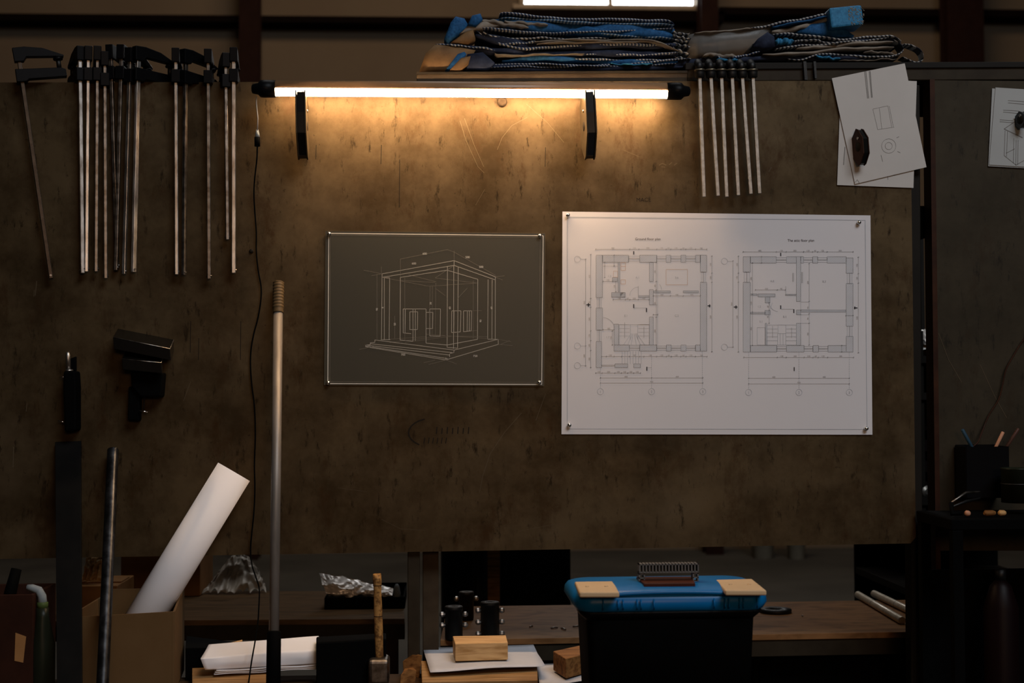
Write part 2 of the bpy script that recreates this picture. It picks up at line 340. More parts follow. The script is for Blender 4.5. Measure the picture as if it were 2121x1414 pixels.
# girts and columns of the hall frame
def beam(x0, y0, x1, y1, mat_, Y0=WY-0.01, dep=0.22, n=[0]):
    n[0] += 1; a = P(x0, y0, Y0-dep); b = P(x1, y1, Y0-dep)
    m = MB(); m.box(((a.x+b.x)/2, Y0-dep/2, (a.z+b.z)/2), (abs(b.x-a.x), dep, abs(a.z-b.z))); return struct(m.build('trim_%d' % n[0], mat_))
beam(-400, 24, 1078, 50, M['beam'])
beam(1490, 14, 2500, 38, M['beam'])
beam(1060, 20, 1500, 44, M['beam'])
def column(x0, x1, i):
    a = P(x0, 0, WY-0.35).x; b = P(x1, 0, WY-0.35).x
    m = MB(); c = (a+b)/2; wd = b-a
    m.box((c, WY-0.24, 4), (wd, 0.012, 8)); m.box((c, WY-0.42, 4), (wd, 0.012, 8)); m.box((c-wd*0.1, WY-0.33, 4), (0.02, 0.18, 8))
    struct(m.build('trim_%d' % i, M['column']))
column(498, 538, 11); column(1955, 2030, 12); column(1448, 1484, 13)
for i, (x, wd) in enumerate([(2060, 10)]): pass

# ================================================================== MAIN BOARD
bd = MB()
BT = 0.006
bd.extp([(-160, 171), (1885, 167), (1897, 1112), (1886, 1125), (-160, 1160)], 0.0, BT)
def stroke(mb, pts, wpx_, mi, Y=-0.0004):
    q = [P(x, y, Y) for x, y in pts]
    for a, b in zip(q, q[1:]): mb.line(a, b, wpx_*PXM, mi)
for pts, wd in [
    ([(953,250),(965,290),(990,345),(1003,358)], 1.2), ([(962,245),(982,300),(1002,345)], 1.2), ([(1092,243),(1060,260),(1040,285),(1030,310)], 1.3),
    ([(1090,215),(1135,255),(1168,295)], 1.1), ([(985,425),(1004,392)], 1.0), ([(1005,800),(1000,690)], .7),
    ([(1080,855),(1045,895),(1015,940),(1000,985),(993,1020)], 1.2), ([(1130,815),(1110,870)], .9), ([(1290,310),(1325,325)], 1.0),
    ([(28,925),(27,968)], 2.2), ([(56,835),(54,852)], 1.4), ([(76,582),(73,612)], 1.6), ([(1598,346),(1592,356)], 1.5), ([(71,600),(70,614)], 1.3),
    ([(395,790),(380,830)], .9), ([(1290,612),(1330,600)], .8), ([(790,1075),(830,1095),(880,1098)], .8), ([(1075,1100),(1150,1085)], .7), ([(700,1010),(760,1018)], .7),
    ([(1365,342),(1372,338),(1380,342)], 1.5), ([(1386,341),(1392,336)], 1.5), ([(1396,342),(1402,338)], 1.3), ([(1370,345),(1378,346)], 1.2)]:
    stroke(bd, pts, wd*0.75, 1)
# faded mill stamp and stains
arc = [(905+30*math.cos(a)*1.7-8, 896-30*math.sin(a)) for a in [math.radians(t) for t in range(110, 250, 14)]]
stroke(bd, arc, 3.0, 2)
for i in range(6): stroke(bd, [(880+i*9, 906), (878+i*9, 918)], 1.8, 2)
for i in range(7): stroke(bd, [(905+i*11, 884+(i%2)*2), (904+i*11, 898)], 2.2, 2)
text_mesh(bd, 'MACE', P(1333, 414, 0), 0.011, 2, off=0.0005)
for (x, y0, y1) in [(395,665,730),(412,700,745),(499,665,745),(828,330,430),(655,300,330),(790,300,340),(1130,305,345)]: stroke(bd, [(x, y0), (x-1, y1)], 1.3, 2)
board = bd.build('steel_board', [M['board'], M['scratch'], M['mark']])
tag(board, 'large scuffed brown steel sheet standing behind the tools and lit tube lamp', 'board')
# hole with a plug, plaster lump
m = MB(); m.lathe([(0.0042, 0), (0.0042, 0.003), (0.002, 0.004), (0, 0.004)], P(521, 520, -0.0), (0,-1,0), 12)
m.build('plug', M['mark'], board)
m = MB(); c = P(1040, 211, -0.002); m.lathe([(0.0095, 0), (0.0098, 0.003), (0.007, 0.006), (0.004, 0.0065), (0.0, 0.005)], c, (0,-1,0), 16)
o = m.build('plaster_lump', M['mortar'], None); o.location += Vector((0, 0.001, 0))
tag(o, 'small round plaster lump stuck on the board just under the lit tube', 'lump')
# second board on the right
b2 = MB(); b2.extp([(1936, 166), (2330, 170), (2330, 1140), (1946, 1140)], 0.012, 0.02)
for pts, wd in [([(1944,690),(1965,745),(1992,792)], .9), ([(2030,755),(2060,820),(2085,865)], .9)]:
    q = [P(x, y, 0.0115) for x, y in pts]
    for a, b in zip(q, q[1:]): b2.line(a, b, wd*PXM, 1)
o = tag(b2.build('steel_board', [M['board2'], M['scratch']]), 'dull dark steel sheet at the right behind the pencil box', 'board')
m = MB(); m.extp([(1926, 164), (1936, 164), (1952, 1440), (1942, 1440)], 0.008, 0.05)
tag(m.build('upright', M['redwood']), 'thin red-brown upright along the left edge of the right-hand sheet', 'post')

# ================================================================== RACK BEHIND
rk = thing('steel_rack', P(874, 1300, 0.08)*1.0, 'dark steel rack behind the board carrying the folded bags on its top', 'rack')
def bar_px(x0, y0, x1, y1, Y0, Y1, name, mt, parent, bev=0.001):
    m = MB(); m.extp([(x0, y0), (x1, y0), (x1, y1), (x0, y1)], Y0, Y1); return m.build(name, mt, parent, bevel=bev)
m = MB(); m.extp([(863, 151), (1424, 148), (1424, 180), (863, 181)], 0.012, 0.05); m.build('front_rail', M['frame2'], rk, bevel=0.0015)
m = MB(); m.extp([(863, 149), (1424, 146), (1424, 151), (863, 154)], 0.010, 0.40); m.build('shelf_plate', M['frame'], rk)
m = MB(); m.extp([(1424, 143), (2300, 137), (2300, 164), (1424, 168)], 0.012, 0.05); m.build('front_rail', M['frame'], rk, bevel=0.0015)
m = MB(); m.extp([(1420, 130), (2300, 127), (2300, 138), (1420, 144)], 0.008, 0.40); m.build('shelf_plate', M['framedark'], rk, bevel=0.001)
for (x0, x1, Y0, Y1, mt, yb) in [(843, 868, 0.012, 0.045, 'frame', 1500), (874, 907, 0.05, 0.09, 'frame2', 1500), (1881, 1905, 0.012, 0.05, 'framedark', 1500)]:
    m = MB(); a = P(x0, 155, Y0); b = P(x1, 155, Y0); a2 = P(x0, 1400, Y0); b2_ = P(x1, 1400, Y0)
    f = [Vector((a2.x, Y0, 0.0)), Vector((b2_.x, Y0, 0.0)), Vector((b.x, Y0, a.z-0.02)), Vector((a.x, Y0, a.z-0.02))]
    m.ext(f, [Vector((q.x, Y1, q.z)) for q in f]); m.build('post', M[mt], rk, bevel=0.002)
m = MB(); m.extp([(1664, 127), (1667, 165), (1673, 165), (1670, 127)], 0.002, 0.01); m.extp([(1685, 127), (1688, 162), (1692, 162), (1690, 127)], 0.002, 0.01)
tag(m.build('wire_hook', M['iron']), 'bent dark wire hook hanging over the rail left of the pinned sketches', 'hook')

# ================================================================== HALL BEHIND (through the gaps)
def floorbox(x0, x1, ytop, ybot, depth, name, mt, label, cat, bev=0.01):
    a = Pz(x0, ybot, 0.0); b = Pz(x1, ybot, 0.0); Y = a.y; t = P(x0, ytop, Y)
    m = MB(); m.box(((a.x+b.x)/2, Y+depth/2, t.z/2), (b.x-a.x, depth, t.z)); return tag(m.build(name, mt, bevel=bev), label, cat)
for i, (x0, x1, yb, lab) in enumerate([(1560, 1612, 1158, 'wide beige bucket on the hall floor beyond the board, left of two'), (1634, 1676, 1159, 'narrow beige bucket on the hall floor beyond the board, right of two')]):
    c0 = Pz(x0, yb, 0); c1 = Pz(x1, yb, 0); r = (c1.x-c0.x)/2; cx = (c0.x+c1.x)/2
    t = thing('bucket', (cx, c0.y+r, 0), lab, 'bucket', 'buckets on the hall floor')
    m = MB(); m.lathe([(r*0.85, 0), (r, 0.3), (r*1.04, 0.3), (r*1.04, 0.32), (r*0.95, 0.32), (r*0.8, 0.02)], (cx, c0.y+r, 0)); m.build('body', M['bucket'], t)
    m = MB(); m.tube([(cx+r*math.cos(a), c0.y+r, 0.3+0.14*math.sin(a)) for a in [PI*k/10 for k in range(11)]], 0.006, 6); m.build('bail', M['steeldim'], t)
# a big black machine cabinet, gas cylinders
t = thing('machine_cabinet', Pz(1130, 1300, 0), 'big black machine cabinet on the floor beyond the bench, left of the toolbox', 'cabinet')
a = P(1036, 1140, 1.6); b = P(1182, 1140, 1.6)
m = MB(); m.box(((a.x+b.x)/2, 2.0, 0.62), (b.x-a.x, 0.8, 1.24)); m.build('body', M['blacksoft'], t, bevel=0.01)
m = MB(); m.box(((a.x+b.x)/2, 1.59, 0.62), ((b.x-a.x)*0.9, 0.02, 1.1)); m.build('door', M['blacksoft'], t, bevel=0.004)
m = MB(); m.box((a.x+0.04, 1.575, 0.8), (0.015, 0.02, 0.12)); m.build('handle', M['blacksoft'], t, bevel=0.004)
for (x, r, h, mt, lab) in [(950, 0.05, 1.2, 'black', 'black gas cylinder behind the bench, beside the rack post'), (987, 0.042, 1.16, 'iron', 'dark grey gas cylinder behind the bench, right of the black one')]:
    c = P(x, 1200, 1.3 if x < 970 else 1.44)
    t = thing('gas_cylinder', (c.x, c.y, 0), lab, 'cylinder')
    m = MB(); m.lathe([(r, 0), (r, h-0.12), (r*0.85, h-0.06), (r*0.35, h-0.02), (r*0.35, h)], (c.x, c.y, 0)); m.build('body', M[mt], t)
    m = MB(); m.lathe([(0.012, h), (0.012, h+0.04), (0.02, h+0.04), (0.02, h+0.055)], (c.x, c.y, 0)); m.build('valve', M['steeldim'], t)
c = P(1022, 1200, 1.35); m = MB(); m.box((c.x, 1.35, 0.62), (0.035, 0.035, 1.24)); tag(m.build('timber_post', M['wood2'], bevel=0.002), 'brown timber post standing between gas cylinders and black cabinet', 'post')
# storage rack with crates seen in the slit between the two sheets
t = thing('storage_rack', (P(1918, 700, 0.9).x, 0.9, 0), 'dark storage rack seen in the slit between the two steel sheets', 'rack')
xa = P(1870, 700, 0.9).x; xb = P(2200, 700, 0.9).x
for X in (P(1885, 600, 0.9).x, P(2180, 600, 0.9).x): 
    m = MB(); m.box((X, 0.88, 0.75), (0.04, 0.04, 1.5)); m.build('post', M['framedark'], t, bevel=0.002)
for py in (745, 820, 1035, 1225, 1330):
    z = P(1918, py, 0.9).z; m = MB(); m.box(((xa+xb)/2, 1.1, z), (xb-xa, 0.5, 0.018)); m.build('shelf', M['framedark'], t)
m = MB(); m.box(((xa+xb)/2, 1.36, 0.75), (xb-xa, 0.01, 1.5)); m.build('back_panel', M['blacksoft'], t)
m = MB(); q = P(1908, 560, 1.1); m.box((q.x, 1.1, (P(1908, 490, 1.1).z+P(1908, 744, 1.1).z)/2), (0.010, 0.02, P(1908, 490, 1.1).z-P(1908, 744, 1.1).z)); m.build('strut', M['framedark'], t)
z0 = P(1918, 1035, 0.9).z+0.0095; z1 = P(1918, 828, 0.95).z; a = P(1903, 900, 0.95).x; b = P(1960, 900, 0.95).x
t = thing('storage_crate', (a, 0.95, z0), 'dark red slotted crate in the slit between the sheets', 'crate')
m = MB()
m.box(((a+b)/2, 1.1, z0+0.006), (b-a, 0.3, 0.012))
for k in range(5): m.box(((a+b)/2, 0.95, z0+0.02+(z1-z0-0.03)*k/4), (b-a, 0.008, 0.03))
for k in range(3): m.box((a+(b-a)*k/2, 0.955, (z0+z1)/2), (0.012, 0.008, z1-z0))
m.build('body', M['red'], t)
# items in the slit
a = P(1905, 425, 0.2)
m = MB(); m.extp([(1886, 432), (1898, 432), (1902, 426), (1922, 426), (1927, 432), (1929, 490), (1888, 490)], 0.06, 0.12)
tag(m.build('clamp_block', M['blacksoft'], bevel=0.002), 'black block filling the slit level with the top of the floor plan', 'block')
m = MB(); m.extp([(1897, 168), (1926, 168), (1927, 235), (1898, 235)], 0.08, 0.12)
tag(m.build('bracket_plate', M['blacksoft'], bevel=0.002), 'black bracket plate in the slit beside the topmost sketch', 'plate')
m = MB(); zs = P(1910, 744, 1.0).z+0.009; c = P(1912, 700, 0.98)
m.grid(lambda u, v: Vector((c.x-0.02+0.05*u, 0.93+0.12*v, zs+0.036+0.03*math.sin(PI*u)*math.sin(PI*v)+0.006*math.sin(u*17+v*9))), 16, 12)
m.grid(lambda u, v: Vector((c.x-0.02+0.05*u, 0.93+0.02*math.sin(v*3), zs+0.016+(0.02+0.004*math.sin(u*17))*v)), 16, 4)
tag(m.build('plastic_bag', M['foil'], solid=0.001), 'shiny crumpled plastic bag glinting in the slit between the sheets', 'bag')
m = MB(); m.lathe([(0.0, 0), (0.017, 0.004), (0.019, 0.03), (0.017, 0.06), (0, 0.064)], (c.x-0.02, 0.96, zs+0.018), (1,0,0.0))
tag(m.build('orange_pouch', M['wood2']), 'orange-brown rounded pouch directly under the shiny bag', 'pouch')
m = MB(); zc = P(1918, 1035, 0.9).z+0.009; r = 0.0155; c = P(1919, 1016, 0.87)
m.lathe([(r*0.5, 0), (r*0.55, 0.002), (r*0.95, 0.002), (r, 0.004), (r, 0.09)], (c.x, 0.86, zc+r), (-0.35, 1, 0))
tag(m.build('turned_cylinder', M['bright']), 'short turned steel cylinder showing its round end in the slit', 'cylinder')
m = MB(); a = P(1900, 1205, 0.93); a.z = P(1918, 1225, 0.9).z+0.0095+0.020; m.lathe([(0.0, 0), (0.003, 0), (0.003, 0.03), (0.0, 0.03)], a, (1, -0.2, -0.35), 10, 0)
m.lathe([(0.012, 0.022), (0.012, 0.045), (0, 0.045)], a, (1, -0.2, -0.2), 14, 0); o = tag(m.build('brass_fitting', M['brass']), 'small brass fitting gleaming between the right rack post and upright', 'fitting')

# ================================================================== BENCHES BEHIND THE BOARD
ZB = 0.85
def bench(pl0, pl1, pr0, pr1, name, label, topm, legs):
    a, b, c, d = [Pz(x, y, ZB) for x, y in (pl0, pr0, pr1, pl1)]   # front-left, front-right, back-right, back-left
    t = thing(name, ((a.x+b.x)/2, a.y, 0), label, 'workbench')
    top = [a, b, c, d]; th = 0.012
    m = MB(); m.ext(top, [q-Vector((0,0,th)) for q in top]); m.build('bench_top', topm, t, bevel=0.001)
    m = MB(); f0 = a+Vector((0,0.004,-th)); f1 = b+Vector((0,0.004,-th)); h = 0.034
    m.hexa([f0-Vector((0,0,h)), f1-Vector((0,0,h)), f1, f0, f0-Vector((0,-0.03,h)), f1-Vector((0,-0.03,h)), f1+Vector((0,0.03,0)), f0+Vector((0,0.03,0))]); m.build('rail', M['frame'], t, bevel=0.001)
    for u in legs:
        for (p, q, dy) in ((a, b, 0.025), (d, c, -0.025)):
            g = p.lerp(q, u); m = MB(); m.box((g.x, g.y+dy, (ZB-th)/2), (0.04, 0.04, ZB-th)); m.build('leg', M['redwood'], t, bevel=0.002)
    return t
bench((-250, 1288), (-200, 1222), (838, 1281), (836, 1224), 'workbench', 'wood-topped steel workbench behind the carton, left of the rack posts', M['benchwood'], (0.03, 0.97))
bench((912, 1325), (926, 1256), (1944, 1307), (1934, 1241), 'workbench', 'wood-topped steel workbench behind the toolbox, right of the rack posts', M['benchwoodr'], (0.03, 0.965))
# floor clutter below
a = P(1562, 1362, 0.24); b = P(1836, 1362, 0.24); t = thing('drawer_unit', ((a.x+b.x)/2, 0.4, 0), 'black drawer unit standing under the bench right of the toolbox', 'drawers')
m = MB(); m.box(((a.x+b.x)/2, 0.4, a.z/2), (b.x-a.x, 0.32, a.z)); m.build('body', M['blacksoft'], t, bevel=0.003)
for k in range(3):
    z = a.z*(0.86-0.28*k); m = MB(); m.box(((a.x+b.x)/2, 0.236, z), (b.x-a.x-0.02, 0.008, a.z*0.25)); dr = m.build('drawer', M['blacksoft'], t, bevel=0.002)
    m = MB(); m.box(((a.x+b.x)/2, 0.226, z), (0.08, 0.012, 0.01)); m.build('handle', M['iron'], dr, bevel=0.002)
# hubs
def hub(x, ytop, ybot, rpx, label, rows):
    c0 = Pz(x, ybot, ZB); sc = (c0-CAM).length/F; r = rpx*sc; c = Vector((c0.x, c0.y, ZB)); h = max(0.06, (ybot-ytop)*sc*0.985)
    t = thing('bolted_hub', c, label, 'hub', 'black bolted hubs on the bench')
    m = MB(); m.lathe([(r*0.95, 0), (r, 0.003), (r, h-0.006), (r*1.04, h-0.006), (r*1.04, h-0.001), (r, h), (r*0.22, h), (r*0.2, h-0.01), (0, h-0.01)], c, (0,0,1), 32); m.build('body', M['iron'], t)
    m = MB(); m.lathe([(r*0.24, h+0.0002), (r*0.24, h+0.0012), (r*0.98, h+0.0012), (r*0.98, h+0.0002), (r*0.24, h+0.0002)], c, (0,0,1), 32); m.build('top_plate', M['greyplastic'], t)
    for k in range(rows):
        z = h*(0.78-0.33*k)
        for sx in (-1, 1):
            m = MB(); m.lathe([(0.004, 0), (0.0055, 0.004), (0.0055, 0.008), (0.003, 0.011), (0, 0.011)], c+Vector((sx*r*0.98, -0.004, z)), (sx, -0.1, 0), 8, 0, False); m.build('bolt', M['steel'], t)
hub(966, 1247, 1283, 15, 'rearmost low black hub with pale top, between two taller hubs', 1)
hub(940, 1257, 1324, 18, 'left black hub with side bolts on bench beside the rack post', 2)
hub(1015, 1248, 1320, 19, 'tallest black hub with side bolts behind the timber block', 3)
# bars
def rod(p, q, r, label):
    m = MB(); d = (q-p).normalized(); n = 10
    t = thing('steel_rod', p, label, 'rod', 'steel rods on the right bench')
    m.tube([p, p+d*0.0015, q-d*0.0015, q], [r*0.88, r, r, r*0.88], 20); m.build('rod', M['rodsteel'], t)
    m = MB(); g = p.lerp(q, 0.38); m.tube([g, g+d*0.0016], r*1.01, 20); m.build('groove', M['iron'], t)
r = 0.0085
a = Pz(1777, 1231, ZB+r); b = Pz(1937, 1325, ZB+r)
a2 = Pz(1810, 1229, ZB+r); b2_ = Pz(1960, 1300, ZB+r)
rod(a, a.lerp(b, 0.62), r, 'nearer bright steel rod lying on the right end of the bench')
rod(a2, a2.lerp(b2_, 0.93), r, 'farther bright steel rod lying on the right end of the bench')
# disc ring on bench
c = Pz(1606, 1266, ZB+0.002); m = MB(); m.lathe([(0.012, 0), (0.036, 0), (0.036, 0.008), (0.012, 0.008), (0.012, 0)], c-Vector((0,0,0.002)), (0,0,1), 28)
tag(m.build('flat_ring', M['iron']), 'flat black iron ring on the bench beside the toolbox lid', 'ring')
for i, (x, y, L_) in enumerate([(1100, 1297, 0.012), (1148, 1300, 0.016), (1167, 1302, 0.02), (1194, 1297, 0.016), (1662, 1275, 0.006)]):
    c = Pz(x, y, ZB+0.002); an = random.random()*3; d = Vector((math.cos(an), math.sin(an), 0))*L_/2
    m = MB(); m.tube([c-d, c+Vector((0,0,0.001)), c+d], 0.0017, 6); o = m.build('metal_offcut', M['steel'])
    tag(o, 'tiny bright metal offcut lying on the bench behind the toolbox', 'offcut', 'metal offcuts on the bench')
# tray with foil
def tray():
    a = Pz(672, 1262, ZB); b = Pz(846, 1259, ZB); sc = (a-CAM).length/F
    d = 0.2; h = 0.024
    t = thing('tray', ((a.x+b.x)/2-0.003, a.y+d/2, ZB), 'black plastic tray on the left bench holding a crumpled foil bag', 'tray')
    m = MB(); x0, x1, y0, y1 = a.x, b.x-0.008, a.y, a.y+d; T = 0.004
    m.box(((x0+x1)/2, (y0+y1)/2, ZB+T/2), (x1-x0, d, T))
    m.box(((x0+x1)/2, y0+T/2, ZB+h*0.55), (x1-x0, T, h*1.1)); m.box(((x0+x1)/2, y1-T/2, ZB+h*0.7), (x1-x0, T, h*1.4))
    m.box((x0+T/2, (y0+y1)/2, ZB+h*0.55), (T, d, h*1.1)); m.box((x1-T/2, (y0+y1)/2, ZB+h*0.55), (T, d, h*1.1))
    m.build('body', M['blacksoft'], t)
    fm = MB(); rr = random.Random(3)
    L0 = P(661, 1186, a.y+0.04); R0 = P(815, 1219, a.y+0.04); Lb = P(680, 1237, a.y+0.015); Rb = P(812, 1235, a.y+0.015)
    def fn(u, v):
        top = L0.lerp(R0, u); bot = Lb.lerp(Rb, u); q = top.lerp(bot, v)
        n = abs(noise.noise((u*5+v*2, v*2.5, 1)))*0.035+abs(noise.noise((u*11-v*4, v*4, 3)))*0.014
        return q + Vector((0, -abs(math.sin(PI*v))*0.03+n, noise.noise((u*8, v*4, 7))*0.004))
    fm.grid(fn, 60, 22); fm.grid(lambda u, v: fn(u, 1-v)+Vector((0, 0.03*math.sin(PI*v)+0.012, 0)), 20, 6)
    o = fm.build('foil_bag', M['foil']); tag(o, 'crumpled silver plastic bag slumped over the edge of the black tray', 'bag')
    c = P(822, 1212, a.y+0.08); zb = ZB+0.004
    m = MB(); m.lathe([(0.008, 0), (0.009, 0.02), (0.006, 0.036), (0.003, 0.042), (0, 0.042)], (c.x, c.y, zb)); tag(m.build('spray_nozzle', M['whiteplastic']), 'small clear plastic nozzle at the right end of the tray', 'nozzle')
tray()
# polythene bag on bench
c0 = Pz(415, 1235, ZB); c1 = Pz(548, 1235, ZB)
pb = MB(); rr = random.Random(5)
def fb(u, v):
    th = PI*v; x = c0.x+(c1.x-c0.x)*u; e = math.sin(PI*min(max(u, 0.04), .96))**0.5
    taper = 1-0.35*v
    xc = (c0.x+c1.x)/2
    d = abs(noise.noise((u*4, v*2, 2)))*0.05+abs(noise.noise((u*8, v*4, 9)))*0.02
    return Vector((xc+(x-xc)*taper, c0.y+0.02+0.08*v+d, ZB+0.004+0.085*math.sin(v*PI/2)*e+abs(noise.noise((u*8, v*5, 4)))*0.016))
pb.grid(fb, 60, 30)
o = pb.build('polythene_bag', M['polybag']); tag(o, 'crumpled milky polythene bag on the bench right of the white paper roll', 'bag')
# cartons under the board at left
def carton(x0, x1, yb, h, d, name, label, mt, yaw=0):
    a = Pz(x0, yb, ZB); b = Pz(x1, yb, ZB); cx = (a.x+b.x)/2; wd = b.x-a.x
    t = thing(name, (cx, a.y+d/2, ZB), label, 'box')
    m = MB(); m.box((cx, a.y+d/2, ZB+h/2+0.001), (wd, d, h)); m.build('body', mt, t, bevel=0.002)
    m = MB(); m.box((cx, a.y-0.0015, ZB+h*0.55), (wd*0.97, 0.002, h*0.03)); m.build('flap_seam', M['kraft'] if mt == M['card'] else M['carddark'], t)
    m = MB(); m.box((cx, a.y+d/2, ZB+h+0.0025), (wd*0.98, d*0.48, 0.003)); m.build('flap', mt, t)
carton(250, 412, 1237, 0.15, 0.2, 'carton', 'brown closed carton on bench behind the leaning white paper roll', M['carddark'])
carton(130, 240, 1278, 0.068, 0.18, 'carton', 'low dark carton on bench behind the pipe and flat bar', M['carddark'])
# crumpled kraft wrap behind pipe
a = P(168, 1148, 0.53); b = P(214, 1199, 0.53); b.z = ZB+0.0735
m = MB(); rr = random.Random(2)
m.grid(lambda u, v: Vector((a.x+(b.x-a.x)*(u)+0.012*(0.5-v), 0.56-0.02*math.sin(PI*u)+0.03*abs(noise.noise((u*4, v*4, 5)))+0.008*noise.noise((u*11, v*9, 2)), a.z+(b.z-a.z)*v)), 36, 36)
tag(m.build('kraft_wrap', M['kraft'], solid=0.001), 'crumpled glossy kraft wrapping glowing between the flat bar and pipe', 'wrapping')

# ================================================================== FRONT TABLE
ZT = 0.815
t = thing('work_table', (0, -0.5, 0), 'grimy wooden worktable along the bottom under toolbox and hammer', 'table')
m = MB(); yb = -0.008; xr_ = P(1560, 1400, -0.35).x; xl_ = -1.4
for k in range(5):
    y0 = -1.0+(yb+1.0)*k/5; y1 = -1.0+(yb+1.0)*(k+1)/5-0.003
    m.box(((xl_+xr_)/2, (y0+y1)/2, ZT-0.02), (xr_-xl_, y1-y0, 0.04))
m.build('table_top', M['tabletop'], t, bevel=0.002)
for X in (xl_+0.1, xr_-0.1):
    for Y in (-0.95, yb-0.06): m = MB(); m.box((X, Y, (ZT-0.04)/2), (0.06, 0.06, ZT-0.04)); m.build('leg', M['frame'], t, bevel=0.002)

# cardboard box with the paper roll
def open_box():
    Y0 = -0.17
    a = P(150, 1268, Y0); b = P(362, 1268, Y0); zt = b.z; zb = ZT
    Y1 = 0.06; xr = P(382, 1230, Y1).x
    t = thing('cardboard_box', ((a.x+b.x)/2, (Y0+Y1)/2, ZT), 'open brown cardboard box holding the white paper roll', 'box')
    T = 0.004
    def panel(p, q, z0, z1a, z1b, name):
        d = (q-p).normalized(); n = Vector((-d.y, d.x, 0))*T
        f = [Vector((p.x,p.y,z0)), Vector((q.x,q.y,z0)), Vector((q.x,q.y,z1b)), Vector((p.x,p.y,z1a))]
        m = MB(); m.ext(f, [g+n for g in f]); return m.build(name, M['card'], t)
    A = Vector((a.x, Y0, 0)); B = Vector((b.x, Y0, 0)); D = Vector((a.x, Y1, 0)); E = Vector((xr, Y1, 0))
    zt2 = zt
    panel(A, B, zb, P(150, 1278, Y0).z, P(362, 1266, Y0).z, 'front_wall'); panel(B, E, zb, zt, zt+0.012, 'side_wall')
    panel(E, D, zb, zt+0.012, zt+0.012, 'back_wall'); panel(D, A, zb, zt, zt, 'side_wall')
    m = MB(); m.ext([A+Vector((0,0,zb)), B+Vector((0,0,zb)), E+Vector((0,0,zb)), D+Vector((0,0,zb))], [q+Vector((0,0,zb+T)) for q in (A,B,E,D)]); m.build('base', M['card'], t)
open_box()
# paper roll
def roll():
    top = P(485, 977, -0.045); mid = P(315, 1255, -0.080); d = (mid-top).normalized()
    bot = top + d*0.44
    k = (ZT+0.045-top.z)/d.z; bot = top+d*min(0.44, k)
    m = MB(); n = 48; R = 0.0345; turns = 2.4
    up = Vector((0,0,1)); a_ = d.cross(up).normalized(); b_ = a_.cross(d).normalized(); vs = []; steps = int(n*turns)
    for k in range(steps+1):
        th = 2*PI*k/n+0.9; r = R - 0.0016*k/n
        o = (a_*math.cos(th)+b_*math.sin(th))*r
        vs += [top+o, bot+o]
    m.add(vs, [(2*k, 2*k+1, 2*k+3, 2*k+2) for k in range(steps)], 0, True)
    t = m.build('paper_roll', M['paper'], solid=0.0004)
    tag(t, 'large white paper roll leaning diagonally out of the cardboard box', 'paper roll')
roll()
# flat bar, pipe
m = MB(); f = [P(114, 915, -0.012), P(167, 913, -0.012)]; g = [P(118, 1500, -0.33), P(170, 1500, -0.33)]
k = (ZT-f[0].z)/(g[0].z-f[0].z); g = [f[0].lerp(g[0], k), f[1].lerp(g[1], k)]
m.ext([g[0], g[1], f[1], f[0]], [q+Vector((0, 0.006, 0.0)) for q in (g[0], g[1], f[1], f[0])]); o = m.build('flat_bar', mat('dark_flat_steel', (0.006,0.0055,0.005), (0.003,0.003,0.003), rough=0.6, scale=15, spec=0.05), bevel=0.0006)
tag(o, 'wide dark flat steel bar leaning on the board left of the pipe', 'bar')
m = MB(); p0 = P(234, 932, -0.016); p1 = P(212, 1430, -0.30); d = (p1-p0); k = (ZT-p0.z)/d.z; p1 = p0+d*k; R = 0.0105
m.tube([p0, p0+d*0.004, p0+d*0.5, p1], [R, R, R, R], 22, caps=False); m.tube([p0, p1], R*0.82, 22, caps=False); 
dn = d.normalized(); m.tube([p0, p0-dn*0.0001], [R, R*0.82], 22, caps=False)
tag(m.build('steel_pipe', mat('oily_pipe', (0.10,0.10,0.105), (0.03,0.03,0.032), rough=0.33, metal=0.9, scale=60, rvar=0.1, c3=(0.02,0.02,0.02), s3=18)), 'dark oily steel pipe leaning on the board left of the paper roll', 'pipe')
# telescopic pole
p0 = P(577, 584, -0.020); p1 = P(566, 1420, -0.26); d = p1-p0; k = (ZT-p0.z)/d.z; p1 = p0+d*k
def along(ypx):   # point of the axis that appears at this height
    best = min(range(1001), key=lambda i: abs(proj(p0+(p1-p0)*(i/1000))[1]-ypx)); return p0+(p1-p0)*(best/1000)
def proj(q):
    v = RM.transposed() @ (q-CAM); return (1060.5+F*v.x/-v.z, 707-F*v.y/-v.z)
t = thing('telescopic_pole', p1, 'tall silver telescopic pole with ribbed top leaning on the board', 'pole')
c1 = along(648); c2 = along(1308)
m = MB(); m.tube([c1, c2], 0.0088, 20); m.build('shaft', M['alu'], t)
m = MB(); pts = []; rs = []
for k in range(41):
    pts.append(p0.lerp(c1, k/40)); rs.append(0.0100+(0.0008 if (k % 4 < 2 and k < 34) else 0)+(0 if k else -0.002))
m.tube(pts, rs, 20); m.build('ribbed_collar', mat('olive_collar', (0.085,0.056,0.026), rough=0.5), t)
m = MB(); m.tube([c2, c2.lerp(p1, 0.02), p1], [0.0115, 0.0125, 0.0125], 20); m.build('grip', M['blacksoft'], t)

